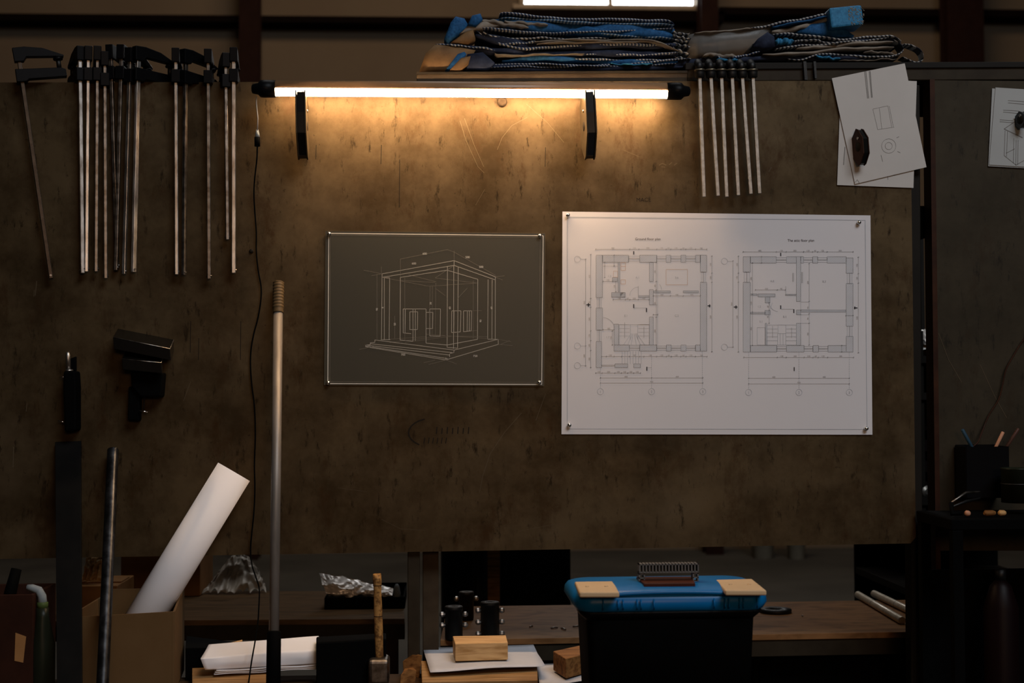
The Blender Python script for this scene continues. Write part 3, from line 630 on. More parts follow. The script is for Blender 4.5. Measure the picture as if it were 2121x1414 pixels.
# black case left of papers, black bin
def hbox(pts, z0, z1, name, mt, label, cat, bev=0.001, group=None):     # footprint px on the plane z1
    top = [Pz(x, y, z1) for x, y in pts]; m = MB(); m.ext(top, [Vector((q.x, q.y, z0)) for q in top]); return tag(m.build(name, mt, bevel=bev), label, cat, group)
hbox([(384, 1342), (500, 1339), (494, 1330), (386, 1316)], ZT, 0.875, 'case', M['blacksoft'], 'low black case between the cardboard box and folded white sheets', 'case')
hbox([(655, 1330), (800, 1322), (800, 1310), (655, 1318)], ZT, 0.895, 'plastic_bin', M['blacksoft'], 'black plastic bin standing on the table behind the hammer', 'bin', 0.003)
m = MB(); a = Pz(487, 1333, 0.8775); m.tube([a-Vector((0.012,0.004,0.0)), a+Vector((0.012,0.008,0.004))], 0.0022, 8); tag(m.build('copper_rod', M['wood']), 'short copper-coloured stick lying across the black case', 'stick')

# plank + folded sheets (left)
hbox([(398, 1420), (560, 1420), (560, 1383), (398, 1378)], ZT, 0.838, 'timber_block', M['plank'], 'pale timber block under the left end of the folded white sheets', 'timber')
def folded():
    t = thing('folded_sheets', Pz(550, 1400, 0.84), 'loosely folded white plastic sheets on the table behind the pole', 'sheets')
    L0 = Pz(437, 1394, 0.845); R0 = Pz(672, 1380, 0.845); d = (R0-L0)
    prof = [(0.012, 0.0), (0.002, 0.0005), (-0.001, 0.004), (-0.002, 0.018), (0.000, 0.0215), (0.012, 0.0235), (0.045, 0.0285), (0.072, 0.033), (0.078, 0.031), (0.079, 0.026), (0.070, 0.010), (0.05, 0.003)]
    def sheet(name, sc, u0, u1, inset, seed):
        m = MB(); pr = catm([(inset+y*sc, z*sc) for y, z in prof], 4); N = len(pr)-1; nu = 30
        def fn(u, v):
            y, z = pr[round(v*N)]; w_ = noise.noise((u*3, z*60, seed))*0.006*min(1, z*90)
            skew = -0.030*(y/0.08)*(1 if u0 < 0.5 else 1)*(u-0.5)*0.5-0.012*(z/0.033)
            return L0+d*(u0+(u1-u0)*u)+Vector((skew, y+w_, z+0.006+w_*0.4+0.004*(u if z > 0.015 else 0)))
        m.grid(fn, nu, N); m.build(name, M['paper'], t, solid=0.0006)
    sheet('outer_fold', 1.0, -0.05, 1.01, 0.0, 1.0)
    sheet('inner_fold', 0.62, 0.0, 1.02, 0.004, 5.0)
    for k in range(3):
        m = MB(); q = [L0+d*(0.03+0.01*k)+Vector((0, -0.005, -0.002+0.003*k)), R0+Vector((0.002+0.003*k, 0, -0.003+0.003*k)), R0+Vector((-0.01, 0.10, 0.0+0.003*k)), L0+Vector((-0.01, 0.11, 0.0+0.003*k))]
        m.grid(lambda u, v: q[0].lerp(q[1], u).lerp(q[3].lerp(q[2], u), v)+Vector((0,0,0.0008*math.sin(u*12+k))), 20, 4); m.build('under_sheet', M['paper'], t, solid=0.0006)
folded()
# hammer
def hammer():
    hb = Pz(784, 1420, ZT); Y = hb.y
    t = thing('hammer', hb, 'small sledge hammer standing head-down with its blotchy handle up', 'hammer')
    a = P(781, 1188, Y+0.03); b = P(785, 1368, Y+0.012); hw = 0.019
    zt = P(784, 1366, Y).z
    m = MB(); m.box((hb.x, Y+0.03, (ZT+zt)/2), (hw*2, 0.06, zt-ZT)); m.build('head', M['steeldim'], t, bevel=0.007, segs=3)
    b = Vector((b.x, Y+0.03, zt-0.005)); m = MB(); n = 14; pts = [a.lerp(b, k/n) for k in range(n+1)]
    rs = [0.0074, 0.0080, 0.0076, 0.0070, 0.0073, 0.0075, 0.0077, 0.0078, 0.0079, 0.0079, 0.0078, 0.0077, 0.0076, 0.0076, 0.0076]
    m.tube(pts, rs, 16, flat=1.0); m.build('handle', M['handlewood'], t)
    for u in (0.13, 0.49):
        g = a.lerp(b, u); m = MB(); m.tube([g, g-Vector((0,0,0.0012))], 0.0081, 16); m.build('groove', M['mark'], t)
hammer()
# timber plank with papers and block
hbox([(874, 1412), (1114, 1408), (1112, 1366), (872, 1368)], ZT, 0.838, 'timber_plank', M['plank'], 'pale timber plank under the paper stack', 'timber', 0.0015)
def papers(pts, z, n, name, label, cat='paper', mt='paper'):
    t = thing(name, Pz(*pts[0], z), label, cat); rr = random.Random(9); mt = 'paperworn'
    for k in range(n):
        q = [Pz(x+rr.uniform(-4, 4), y+rr.uniform(-1.5, 1.5), z+k*0.0022) for x, y in pts]; m = MB()
        m.grid(lambda u, v: q[0].lerp(q[1], u).lerp(q[3].lerp(q[2], u), v)+Vector((0, 0, 0.0012*math.sin(u*7+k)*(1-v)+0.0010*(k % 2)*math.sin(v*5))), 16, 8); m.build('sheet', M[mt], t, solid=0.0005)
papers([(893, 1390), (1128, 1377), (1102, 1336), (877, 1342)], 0.8395, 5, 'paper_stack', 'stack of white papers on the pale plank under the timber block')
zp = 0.8395+0.0125
def wblock(fp, h, z, label, mt, stain=False):
    b = [Pz(x, y, z) for x, y in fp]; m = MB(); m.ext(b, [q+Vector((0,0,h)) for q in b]); o = m.build('timber_block', M[mt], bevel=0.0012); tag(o, label, 'timber', 'timber offcuts'); return o
wblock([(943, 1369), (1052, 1366), (1048, 1350), (938, 1352)], 0.032, zp, 'timber block weighing down the middle paper stack', 'wood')
papers([(1120, 1420), (1245, 1405), (1232, 1372), (1112, 1376)], ZT+0.003, 3, 'paper_stack', 'white papers under the rough timber block left of the toolbox')
wblock([(1172, 1405), (1228, 1390), (1206, 1374), (1146, 1388)], 0.036, ZT+0.0105, 'rough brown timber block beside the toolbox base', 'wood2')
for (fp, h, z, lab, rz) in [([(828, 1428), (858, 1424), (862, 1402), (836, 1402)], 0.030, ZT, 'broken brown timber chunk beside the hammer head', 0.3), ([(836, 1400), (868, 1404), (870, 1388), (842, 1384)], 0.040, ZT, 'broken brown timber chunk leaning between hammer and plank', -0.3)]:
    b = [Pz(x, y, z) for x, y in fp]; top = [q+Vector((0.006*math.sin(i*2.1+rz), 0.004, h*(0.75+0.3*math.sin(i*1.7+rz)))) for i, q in enumerate(b)]
    mid = b[0].lerp(b[1], 0.5); b.insert(1, mid); top.insert(1, top[0].lerp(top[1], .5)+Vector((0,0,0.008)))
    m = MB(); m.ext(b, top); o = m.build('timber_chunk', M['wood2'], bevel=0.001); tag(o, lab, 'timber', 'timber offcuts')

# ================================================================== TOOLBOX
def toolbox():
    Y0 = -0.545; D = 0.185
    a = P(1187, 1262, Y0); b = P(1596, 1262, Y0); cx = (a.x+b.x)/2; cy = Y0+D/2
    zl = P(1390, 1266, Y0+0.012).z           # lower rim of lid
    ztop = P(1390, 1212, Y0+0.03).z
    W = (b.x-a.x)/2
    t = thing('toolbox', (cx, cy, ZT), 'black toolbox with blue lid and grey ribbed handle', 'toolbox')
    def ring(hx, hy, r, z, ox=0, n=6):
        v = []
        for (sx, sy, a0) in ((1,-1,-90),(1,1,0),(-1,1,90),(-1,-1,180)):
            for k in range(n+1):
                th = math.radians(a0+90*k/n); v.append(Vector((cx+sx*(hx-r)+r*math.cos(th), cy+sy*(hy-r)+r*math.sin(th), z)))
        return v
    def loft(rings, mt, name, bev=0):
        m = MB(); n = len(rings[0]); vs = [q for r in rings for q in r]
        m.add(vs, [(i*n+j, i*n+(j+1) % n, (i+1)*n+(j+1) % n, (i+1)*n+j) for i in range(len(rings)-1) for j in range(n)], 0, True)
        m.add(rings[0], [tuple(range(n-1, -1, -1))]); m.add(rings[-1], [tuple(range(n))])
        return m.build(name, mt, t, bevel=bev)
    hy = D/2
    loft([ring(W*0.80, hy*0.82, 0.012, ZT), ring(W*0.855, hy*0.90, 0.014, zl-0.012), ring(W*0.86, hy*0.90, 0.014, zl-0.01)], M['blacksoft'], 'body')
    loft([ring(W*0.855, hy*0.9, 0.014, zl-0.012), ring(W*0.93, hy*0.97, 0.018, zl-0.002), ring(W*0.93, hy*0.97, 0.018, zl+0.002)], M['black'], 'lower_rim')
    H = ztop-zl
    def bulge(r, amt):
        out = []
        for q in r:
            u = (q.x-cx)/W
            if q.y < cy: q = q+Vector((0, -amt*(1-u*u), 0))
            out.append(q)
        return out
    def arch(r, amt):
        return [q+Vector((0, 0, amt*(1-((q.x-cx)/W)**2))) for q in r]
    lid = loft([ring(W*0.90, hy*0.94, 0.02, zl), bulge(ring(W*0.955, hy*0.985, 0.024, zl+0.004), 0.003), bulge(ring(W, hy, 0.028, zl+H*0.35), 0.007), bulge(ring(W*0.995, hy*0.985, 0.03, zl+H*0.62), 0.005),
          arch(ring(W*0.965, hy*0.93, 0.03, zl+H*0.80), 0.003), arch(ring(W*0.93, hy*0.86, 0.03, zl+H*0.86), 0.003), arch(ring(W*0.5, hy*0.5, 0.03, zl+H*0.93), 0.003)], M['blue'], 'lid')
    # raised arched ridge along the front and vertical ribs
    m = MB(); pts = []
    for k in range(25):
        u = -0.86+1.72*k/24; pts.append(Vector((cx+W*u, cy-hy*0.955-0.006*(1-u*u), zl+H*0.62+H*0.22*(1-u*u))))
    m.tube(pts, 0.0036, 10); m.build('lid_ridge', M['blue'], lid)
    for u in (-0.70, -0.55, -0.50, -0.36, -0.32, -0.19, 0.42, 0.53, 0.57, 0.68, 0.72, 0.86):
        m = MB(); m.tube([Vector((cx+W*u, cy-hy-0.0015-0.005*(1-u*u), zl+0.006)), Vector((cx+W*u, cy-hy-0.004-0.005*(1-u*u), zl+H*0.35)), Vector((cx+W*u, cy-hy-0.001-0.004*(1-u*u), zl+H*0.58))], 0.0011, 6); m.build('lid_rib', M['blue'], lid)
    # beige compartment covers
    zc = zl+H*0.80
    def cover(pts, name='compartment_cover'):
        q = [Pz(x, y, zl+H*0.98) for x, y in pts]; m = MB(); m.ext([p for p in q], [p-Vector((0,0,H*0.22)) for p in q])
        cv = m.build(name, M['beige'], t, bevel=0.0025, segs=3)
        c = sum(q, Vector())/4
        for sx in (-0.3, 0.3):
            mm = MB(); mm.lathe([(0.003, 0), (0.003, 0.0015), (0, 0.002)], c+Vector((sx*0.05, 0, -0.0005))); mm.build('rivet', M['beige'], cv)
    cover([(1200, 1226), (1283, 1226), (1271, 1203), (1190, 1204)])
    cover([(1502, 1222), (1588, 1222), (1558, 1198), (1482, 1200)])
    # recess, orange insert
    zr = zl+H*0.93
    q = [Pz(x, y, zr+0.006) for x, y in ((1334, 1208), (1440, 1207), (1432, 1193), (1318, 1194))]; m = MB(); m.ext(q, [p-Vector((0,0,0.006)) for p in q]); m.build('insert', M['orange'], t, bevel=0.001)
    # handle
    Yh = cy-0.01; A = P(1322, 1167, Yh); B = P(1445, 1164, Yh); zt2 = (A.z+B.z)/2; zb = zr-0.002
    m = MB(); x0, x1 = A.x, B.x; s_ = 0.0016; hb = 0.0135
    m.box(((x0+x1)/2, Yh, zt2-0.001), (x1-x0, 0.02, 0.002)); m.box(((x0+x1)/2, Yh, zt2-hb), (x1-x0, 0.02, 0.002))
    for k in range(19): m.box((x0+0.001+(x1-x0-0.002)*k/18, Yh, zt2-hb/2), (s_, 0.02, hb))
    for xx in (x0, x1):
        sg = 1 if xx == x0 else -1
        m.box((xx+sg*0.001, Yh, (zt2+zb)/2), (0.002, 0.016, zt2-zb)); m.box((xx+sg*0.0085, Yh, (zt2-hb+zb)/2), (0.002, 0.016, zt2-hb-zb))
        for k in range(3): m.box((xx+sg*0.0045, Yh, zb+0.004+(zt2-hb-zb)*k/3), (0.009, 0.016, 0.002))
    m.build('handle', M['greyplastic'], t)
toolbox()

# ================================================================== LEFT CORNER
def left_corner():
    Y = -0.22
    a = P(-70, 1232, Y); b = P(70, 1232, Y)
    t = thing('crate', ((a.x+b.x)/2, Y+0.07, ZT), 'red-brown wooden crate in the bottom left corner', 'crate')
    x0, x1 = a.x, b.x; zt = a.z; T = 0.007
    for (c, s, n) in [(((x0+x1)/2, Y, (ZT+zt)/2), (x1-x0, T, zt-ZT), 'front_panel'), ((x1-T/2, Y+0.07, (ZT+zt)/2), (T, 0.132, zt-ZT), 'side_panel'), ((x0+T/2, Y+0.07, (ZT+zt)/2), (T, 0.132, zt-ZT), 'side_panel'), (((x0+x1)/2, Y+0.14, (ZT+zt)/2), (x1-x0, T, zt-ZT), 'back_panel')]:
        m = MB(); m.box(c, s); m.build(n, M['redbrown'], t, bevel=0.001)
    m = MB(); m.extp([(32, 1310), (54, 1318), (48, 1372), (30, 1368)], Y-0.0045, Y-0.0038); m.build('paper_tag', M['carddark'], t)
    m = MB(); m.tube([P(12, 1262, Y+0.06), P(22, 1225, Y+0.06), P(34, 1178, Y+0.07)], [0.012, 0.014, 0.012], 14, flat=0.75)
    p = P(8, 1300, Y+0.06); m.tube([P(12, 1262, Y+0.06), p], [0.006, 0.005], 10)
    tag(m.build('hand_tool', M['blacksoft'], bevel=0), 'thick black hand tool sticking up out of the red-brown crate', 'tool')
    # bottle
    c = P(88, 1300, Y+0.02); z0 = ZT; top = P(82, 1258, c.y).z; r = 0.0205
    t = thing('spray_bottle', (c.x, c.y, ZT), 'dark green bottle with white bent nozzle beside the crate', 'bottle')
    m = MB(); m.lathe([(r, 0), (r*1.05, 0.004), (r*1.05, (top-z0)*0.6), (r*0.55, (top-z0)*0.9), (r*0.5, top-z0)], (c.x, c.y, ZT)); m.build('body', M['bottle'], t)
    m = MB(); m.lathe([(0.0095, 0), (0.0095, 0.010), (0.008, 0.011)], (c.x, c.y, top-0.001)); m.build('collar', M['greencollar'], t)
    m = MB(); q = [P(88, 1253, c.y), P(87, 1234, c.y), P(80, 1222, c.y), P(66, 1217, c.y), P(56, 1216, c.y)]
    m.tube(q, [0.0085, 0.0075, 0.0075, 0.0065, 0.005], 14); m.build('nozzle', M['whiteplastic'], t)
left_corner()

# ================================================================== TUBE LAMP
YT = -0.056
def lamp():
    c0 = P(570, 187, YT); c1 = P(1382, 186, YT); R = 0.0135; zc = (c0.z+c1.z)/2; c0.z = c1.z = zc
    t = thing('tube_lamp', c0.lerp(c1, 0.5), 'glowing tube lamp in a tan housing held on two black magnets', 'lamp')
    m = MB()
    n = 16
    prof = [(R*math.cos(math.radians(a)), R*math.sin(math.radians(a))) for a in [-8-(164*k/n) for k in range(n+1)]]
    vs = []
    for x in (c0.x, c1.x):
        for (py, pz) in prof: vs.append(Vector((x, YT+py, zc+pz)))
    k = len(prof)
    m.add(vs, [(j, j+1, k+j+1, k+j) for j in range(k-1)], 0, True)
    m.add([vs[0], vs[k-1], vs[2*k-1], vs[k]], [(0,1,2,3)])
    m.build('diffuser', M['tube'], t)
    m = MB(); R2 = R*1.08
    prof = [(R2*math.cos(math.radians(a)), R2*math.sin(math.radians(a))+0.0015) for a in [188-(196*j/n) for j in range(n+1)]]
    prof = prof
    f = [Vector((c0.x, YT+p, zc+q)) for p, q in prof]; g = [Vector((c1.x, YT+p, zc+q)) for p, q in prof]
    m.ext(f, g, smooth=True); m.build('housing', M['tan_housing'], t)
    for (x, sg) in ((c0.x, -1), (c1.x, 1)):
        m = MB(); m.lathe([(0.0165, -0.001), (0.0168, 0.02), (0.0162, 0.027), (0.011, 0.032), (0.009, 0.042), (0.006, 0.044), (0.0, 0.044)], (x, YT, zc), (sg, 0, 0), 20); m.build('end_cap', M['black'], t)
    return c0, zc
c0, zc = lamp()
# cord
m = MB()
pts = [(531, 200), (531, 215), (534, 245), (533, 270)]
q = [P(x, y, YT*0.9) for x, y in pts]
tc_ = thing('power_cord', P(533, 290, -0.02), 'thin black power cord hanging from the lamp down to the table', 'cord')
m.tube(q, 0.0011, 6); m.build('upper_wire', M['whiteplastic'], tc_)
m = MB(); m.tube([P(533, 268, -0.04), P(533, 276, -0.04), P(533, 284, -0.04)], [0.0018, 0.0038, 0.0048], 10); m.build('white_sleeve', M['whiteplastic'], tc_)
m = MB(); m.tube([P(533, 284, -0.04), P(533, 303, -0.04)], [0.0056, 0.0054], 10); m.build('plug', M['blacksoft'], tc_)
m = MB(); pts = [(533,303),(532,330),(528,365),(526,400),(528,440),(531,480),(531,520),(535,560),(541,595),(540,625),(534,660),(526,690),(520,725),(519,760),(522,800),(527,840),(529,900),(527,960),(528,1010),(526,1060),(521,1110),(519,1140),(522,1170),(530,1195),(537,1220),(536,1260),(534,1290),(528,1330),(521,1370),(515,1414),(512,1440)]
pp = catm(pts)
q = [P(x, y, -0.04+0.034*min(1, (y-303)/150) if y < 1150 else -0.006-0.20*((y-1150)/290)) for x, y in pp]
q = [v for v in q if v.z > ZT+0.002]
m.tube(q, 0.0014, 8); m.build('lower_wire', M['blacksoft'], tc_)

# magnets: hex (arrow) welding magnets, edge-on to the camera
def magnet(ptop, pbot, thick, yaw, label, notch=False, mats=('blackgloss', 'magside'), depth=0.068, group='welding magnets on the board', Yb=0.0):
    A = P(ptop[0], ptop[1], -0.03); B = P(pbot[0], pbot[1], -0.03); H = (A-B).length; mid = A.lerp(B, 0.5); mid.y = Yb
    t = thing('welding_magnet', mid, label, 'magnet', group)
    ang = math.atan2(A.x-B.x, A.z-B.z)
    R = Matrix.Rotation(ang, 3, 'Y') @ Matrix.Rotation(math.radians(yaw), 3, 'Z')
    h = H/2; prof = [(-0.001, -h*0.55), (-depth*0.45, -h), (-depth*0.62, -h*0.93), (-depth, -h*0.42), (-depth, h*0.42), (-depth*0.62, h*0.93), (-depth*0.45, h), (-0.001, h*0.55)]
    if notch: prof = [(-0.001, -h*0.55), (-depth*0.45, -h), (-depth*0.62, -h*0.93), (-depth, -h*0.3), (-depth, h*0.35), (-depth*0.97, h), (-depth*0.935, h), (-depth*0.93, h*0.87), (-0.02, h*0.87), (-0.001, h*0.7)]
    def slab(x0, x1, sc, hole=False):
        m = MB(); a = [mid+R @ Vector((x0, y*sc if y < -0.01 else y, z*sc)) for y, z in prof]; b = [mid+R @ Vector((x1, y*sc if y < -0.01 else y, z*sc)) for y, z in prof]
        m.ext(a, b); return m
    slab(-thick*0.36, thick*0.36, 0.96).build('core', M[mats[0]], t, bevel=0.0008)
    for s in (-1, 1):
        sp_ = slab(s*thick*0.36, s*thick*0.5, 1.0).build('side_plate', M[mats[1]], t, bevel=0.0003)
        m = MB(); m.lathe([(0.009, 0), (0.009, 0.0006), (0, 0.0006)], mid+R @ Vector((s*thick*0.5, -depth*0.55, 0)), R @ Vector((s, 0, 0)), 20); m.build('hole', M['mark'], sp_)
        m = MB(); m.lathe([(0.003, 0), (0.003, 0.0015), (0, 0.002)], mid+R @ Vector((s*thick*0.5, -depth*0.6, h*0.45)), R @ Vector((s, 0, 0)), 10); m.build('rivet', M['steel'], sp_)
magnet((625, 196), (628, 332), 0.0195, 1, 'left black-edged magnet holding up the lit tube', True, depth=0.0765)
magnet((1213, 196), (1219, 332), 0.0195, 3, 'right black-edged magnet holding up the lit tube', True, depth=0.0765)
magnet((1777, 265), (1783, 342), 0.014, 14, 'small brown-black magnet pinning the loose sketches', depth=0.04, mats=('blackgloss', 'redwood'), Yb=-0.003)

# ================================================================== F CLAMPS
def fclamp(xt, yt, xb, yb, yaw, label, head_h=68, Y=-0.018, bw=0.0078, mt='steel', jaw=0.082, shiny=True):
    A = P(xt, yt, Y); B = P(xb, yb, Y); L = (A-B).length; zax = (A-B).normalized()
    xax = Vector((0,1,0)).cross(zax).normalized(); yax = zax.cross(xax)
    R = Matrix((xax, yax, zax)).transposed() @ Matrix.Rotation(math.radians(yaw), 3, 'Z')
    t = thing('bar_clamp', A, label, 'clamp', 'long bar clamps hooked over the board')
    t.rotation_mode = 'QUATERNION'; t.rotation_quaternion = R.to_quaternion()
    def at(v): return A + R @ Vector(v)
    def bld(m, n, mtl, **k): return m.build(n, mtl, t, **k)
    m = MB(); m.box(at((0, 0, -L/2-0.002)), (bw, bw*1.15, L-0.004), R); bld(m, 'bar', M[mt], bevel=0.0012)
    def jawp(prof, wd, name):
        m = MB(); m.ext([at((-wd/2, y, z)) for y, z in prof], [at((wd/2, y, z)) for y, z in prof]); return bld(m, name, M['black'], bevel=0.0012)
    J = jaw
    jawp([(-0.010, 0.0), (0.012, 0.001), (J*0.55, -0.004), (J, -0.020), (J*0.98, -0.024), (J*0.8, -0.022), (0.014, -0.019), (0.008, -0.027), (-0.009, -0.027)], 0.0145, 'fixed_jaw')
    jawp([(-0.010, -0.041), (0.012, -0.042), (J*0.9, -0.044), (J, -0.048), (J, -0.062), (0.013, -0.062), (0.008, -0.066), (-0.010, -0.066)], 0.0165, 'sliding_jaw')
    m = MB(); m.lathe([(0.0045, 0), (0.0045, 0.018)], at((0, J*0.86, -0.044)), R @ Vector((0,0,1)), 10); scr = bld(m, 'screw', M['iron'])
    m = MB(); m.lathe([(0.0085, 0), (0.0095, 0.003), (0.007, 0.006)], at((0, J*0.86, -0.028)), R @ Vector((0,0,1)), 12); m.build('pad', M['black'], scr)
    m = MB(); m.tube([at((-bw*0.75, 0, -L+0.006)), at((bw*0.75, 0, -L+0.006))], 0.0022, 8); bld(m, 'end_pin', M['steeldim'])
cl = [(36,100,106,577,-74,'lone leftmost bar clamp, tilted, with its jaws turned sideways','steeldark'),
 (165,97,171,566,25,'first bright bar clamp from the left in the dense cluster','steel'),
 (183,97,179,563,16,'second bar clamp of the dense cluster, warm bright bar','steel'),
 (202,97,199,563,14,'third bar clamp of the dense cluster, thin bright bar','steeldim'),
 (217,108,219,577,13,'fourth bar clamp of the dense cluster, darker and lower head','steeldim'),
 (229,94,243,556,-8,'fifth bar clamp of the cluster, slanting behind the sixth','steeldim'),
 (252,94,240,560,-4,'sixth bar clamp of the cluster, crossing over the slanting one','steeldim'),
 (270,100,257,568,-15,'seventh bar clamp of the cluster, leaning left at the bottom','steel'),
 (287,97,277,564,-46,'last bar clamp of the cluster with long jaw pointing right','steel'),
 (364,101,366,569,6,'left bar clamp of the middle pair','steel'),
 (385,103,381,570,-34,'right bar clamp of the middle pair with angled glinting jaw','steeldim'),
 (431,103,433,578,5,'bar clamp hanging alone between the pairs','steeldim'),
 (467,111,471,497,15,'short dark bar clamp beside the rightmost of the left row','steeldim'),
 (484,100,484,566,5,'rightmost bright bar clamp of the left row, nearest the lamp','steel')]
for i, (a, b, c, d, e, lab, mt) in enumerate(cl):
    Y = -0.018 if i not in (5,) else -0.009
    fclamp(a, b, c, d, e, lab, mt=mt, Y=Y, bw=0.0066 if i not in (8, 13, 1) else 0.0074)
# six small clamps right
ordn = ['leftmost', 'second', 'third', 'fourth', 'fifth', 'rightmost']
for i, (xt, xb, yb) in enumerate([(1449,1458,408),(1472,1487,406),(1494,1505,408),(1516,1529,405),(1537,1555,402),(1559,1573,401)]):
    Y = -0.022; A = P(xt, 158, Y); B = P(xb, yb, Y); L = (A-B).length; zax = (A-B).normalized(); xax = Vector((0,1,0)).cross(zax).normalized(); yax = zax.cross(xax)
    R = Matrix((xax, yax, zax)).transposed()
    t = thing('bar_clamp', A, '%s of the six short bright bar clamps hanging right of the lamp' % ordn[i], 'clamp', 'short bar clamps right of the lamp')
    at = lambda v: A + R @ Vector(v)
    m = MB(); m.box(at((0, 0, -L/2)), (0.0070, 0.0070, L), R); m.build('bar', M['bright'], t, bevel=0.0008)
    m = MB(); m.lathe([(0.006, -0.004), (0.0092, -0.002), (0.0098, 0.006), (0.0098, 0.009), (0.0108, 0.010), (0.0108, 0.013), (0.006, 0.014)], A, zax, 18); m.build('collar', M['iron'], t)
    m = MB(); m.lathe([(0.0109, 0.0102), (0.0112, 0.0115), (0.0109, 0.0128)], A, zax, 18); m.build('collar_ring', mat('brassy_ring', (0.34,0.29,0.2), rough=0.4, metal=1.0) if i == 0 else bpy.data.materials['brassy_ring'], t)
    m = MB(); m.tube([at((0,0,0.013)), at((0,0.002,0.022)), at((0,0.012,0.030)), at((0,0.022,0.0305))], [0.007, 0.0075, 0.007, 0.006], 12); m.build('hook_jaw', M['iron'], t)

# ================================================================== PAPERS AND POSTERS
YP = -0.0030
def sheet_mesh(mb, corners, Y, th=0.0005, n=10, wave=0.0006, seed=0):
    q = [P(x, y, Y) for x, y in corners]; rr = random.Random(seed); ph = rr.random()*6
    def fn(u, v, o=0): return q[0].lerp(q[1], u).lerp(q[3].lerp(q[2], u), v)+Vector((0, o, 0))
    mb.grid(lambda u, v: fn(u, v), 4, 4, 0, False); mb.grid(lambda u, v: fn(u, v, th), 4, 4, 0, False)
    for (a, b) in (((0,0),(1,0)), ((1,0),(1,1)), ((1,1),(0,1)), ((0,1),(0,0))):
        A = fn(*a); B = fn(*b); mb.add([A, B, B+Vector((0,th,0)), A+Vector((0,th,0))], [(0,1,2,3)], 0)
# --- big floor-plan poster
pm = MB(); sheet_mesh(pm, [(1165, 438), (1803, 446), (1807, 900), (1163, 899)], YP)
YI = YP-0.0004
def seg(mb, x0, y0, x1, y1, wd=0.9, mi=1): mb.line(P(x0, y0, YI), P(x1, y1, YI), wd*PXM, mi)
def planner(mb, ox, oy):
    K = 2.829
    def T(x, y): return ox+x/K, oy+y/K
    def ln(x0, y0, x1, y1, wd=0.9, mi=1): a = T(x0, y0); b = T(x1, y1); seg(mb, *a, *b, wd, mi)
    def rect(x0, y0, x1, y1, wd=0.9, mi=1):
        ln(x0,y0,x1,y0,wd,mi); ln(x1,y0,x1,y1,wd,mi); ln(x1,y1,x0,y1,wd,mi); ln(x0,y1,x0,y0,wd,mi)
    def hatch(x0, y0, x1, y1, step=10, mi=2):
        rect(x0, y0, x1, y1, 0.9, 1); s = x0+y0
        k = s - (s % step)
        while k < x1+y1:        # lines x+y=k
            p = []
            for (x, y) in ((x0, k-x0), (x1, k-x1)):
                if y0 <= y <= y1: p.append((x, y))
            for (x, y) in ((k-y0, y0), (k-y1, y1)):
                if x0 < x < x1: p.append((x, y))
            if len(p) >= 2: ln(p[0][0], p[0][1], p[1][0], p[1][1], 0.85, mi)
            k += step
    def win(x0, y0, x1, y1):
        rect(x0, y0, x1, y1, .7, 2)
        if x1-x0 > y1-y0: ln(x0, (y0+y1)/2-2, x1, (y0+y1)/2-2, .8, 1); ln(x0, (y0+y1)/2+3, x1, (y0+y1)/2+3, .7, 2)
        else: ln((x0+x1)/2-2, y0, (x0+x1)/2-2, y1, .8, 1); ln((x0+x1)/2+3, y0, (x0+x1)/2+3, y1, .7, 2)
    def circ(x, y, r=18, mi=2):
        for k in range(20):
            a = 2*PI*k/20; b = 2*PI*(k+1)/20; ln(x+r*math.cos(a), y+r*math.sin(a), x+r*math.cos(b), y+r*math.sin(b), .8, mi)
    def arcq(x, y, r, a0, a1, mi=2):
        for k in range(8):
            a = math.radians(a0+(a1-a0)*k/8); b = math.radians(a0+(a1-a0)*(k+1)/8); ln(x+r*math.cos(a), y+r*math.sin(a), x+r*math.cos(b), y+r*math.sin(b), .7, mi)
    def txt(s, x, y, h=13, mi=1, rot=0): text_mesh(mb, s, P(*T(x, y), YI), h/K*PXM*1.15, mi, rot=rot, off=0.0001)
    def dimh(y, xs, labs=None, mi=1):
        ln(xs[0]-3, y, xs[-1]+3, y, .75, mi)
        for x in xs: ln(x, y-5, x, y+5, .8, mi); ln(x-3, y+3, x+3, y-3, 1.0, mi)
        if labs:
            for i, l in enumerate(labs): txt(l, (xs[i]+xs[i+1])/2, y-7, 11, mi)
    def dimv(x, ys, labs=None, mi=1):
        ln(x, ys[0]-3, x, ys[-1]+3, .75, mi)
        for y in ys: ln(x-5, y, x+5, y, .8, mi); ln(x-3, y+3, x+3, y-3, 1.0, mi)
        if labs:
            for i, l in enumerate(labs): txt(l, x-7, (ys[i]+ys[i+1])/2, 11, mi, PI/2)
    def dash(x0, y0, x1, y1, n=12, mi=2):
        for k in range(n): ln(x0+(x1-x0)*k/n, y0+(y1-y0)*k/n, x0+(x1-x0)*(k+.65)/n, y0+(y1-y0)*(k+.65)/n, .75, mi)
    return ln, rect, hatch, win, circ, arcq, txt, dimh, dimv, dash
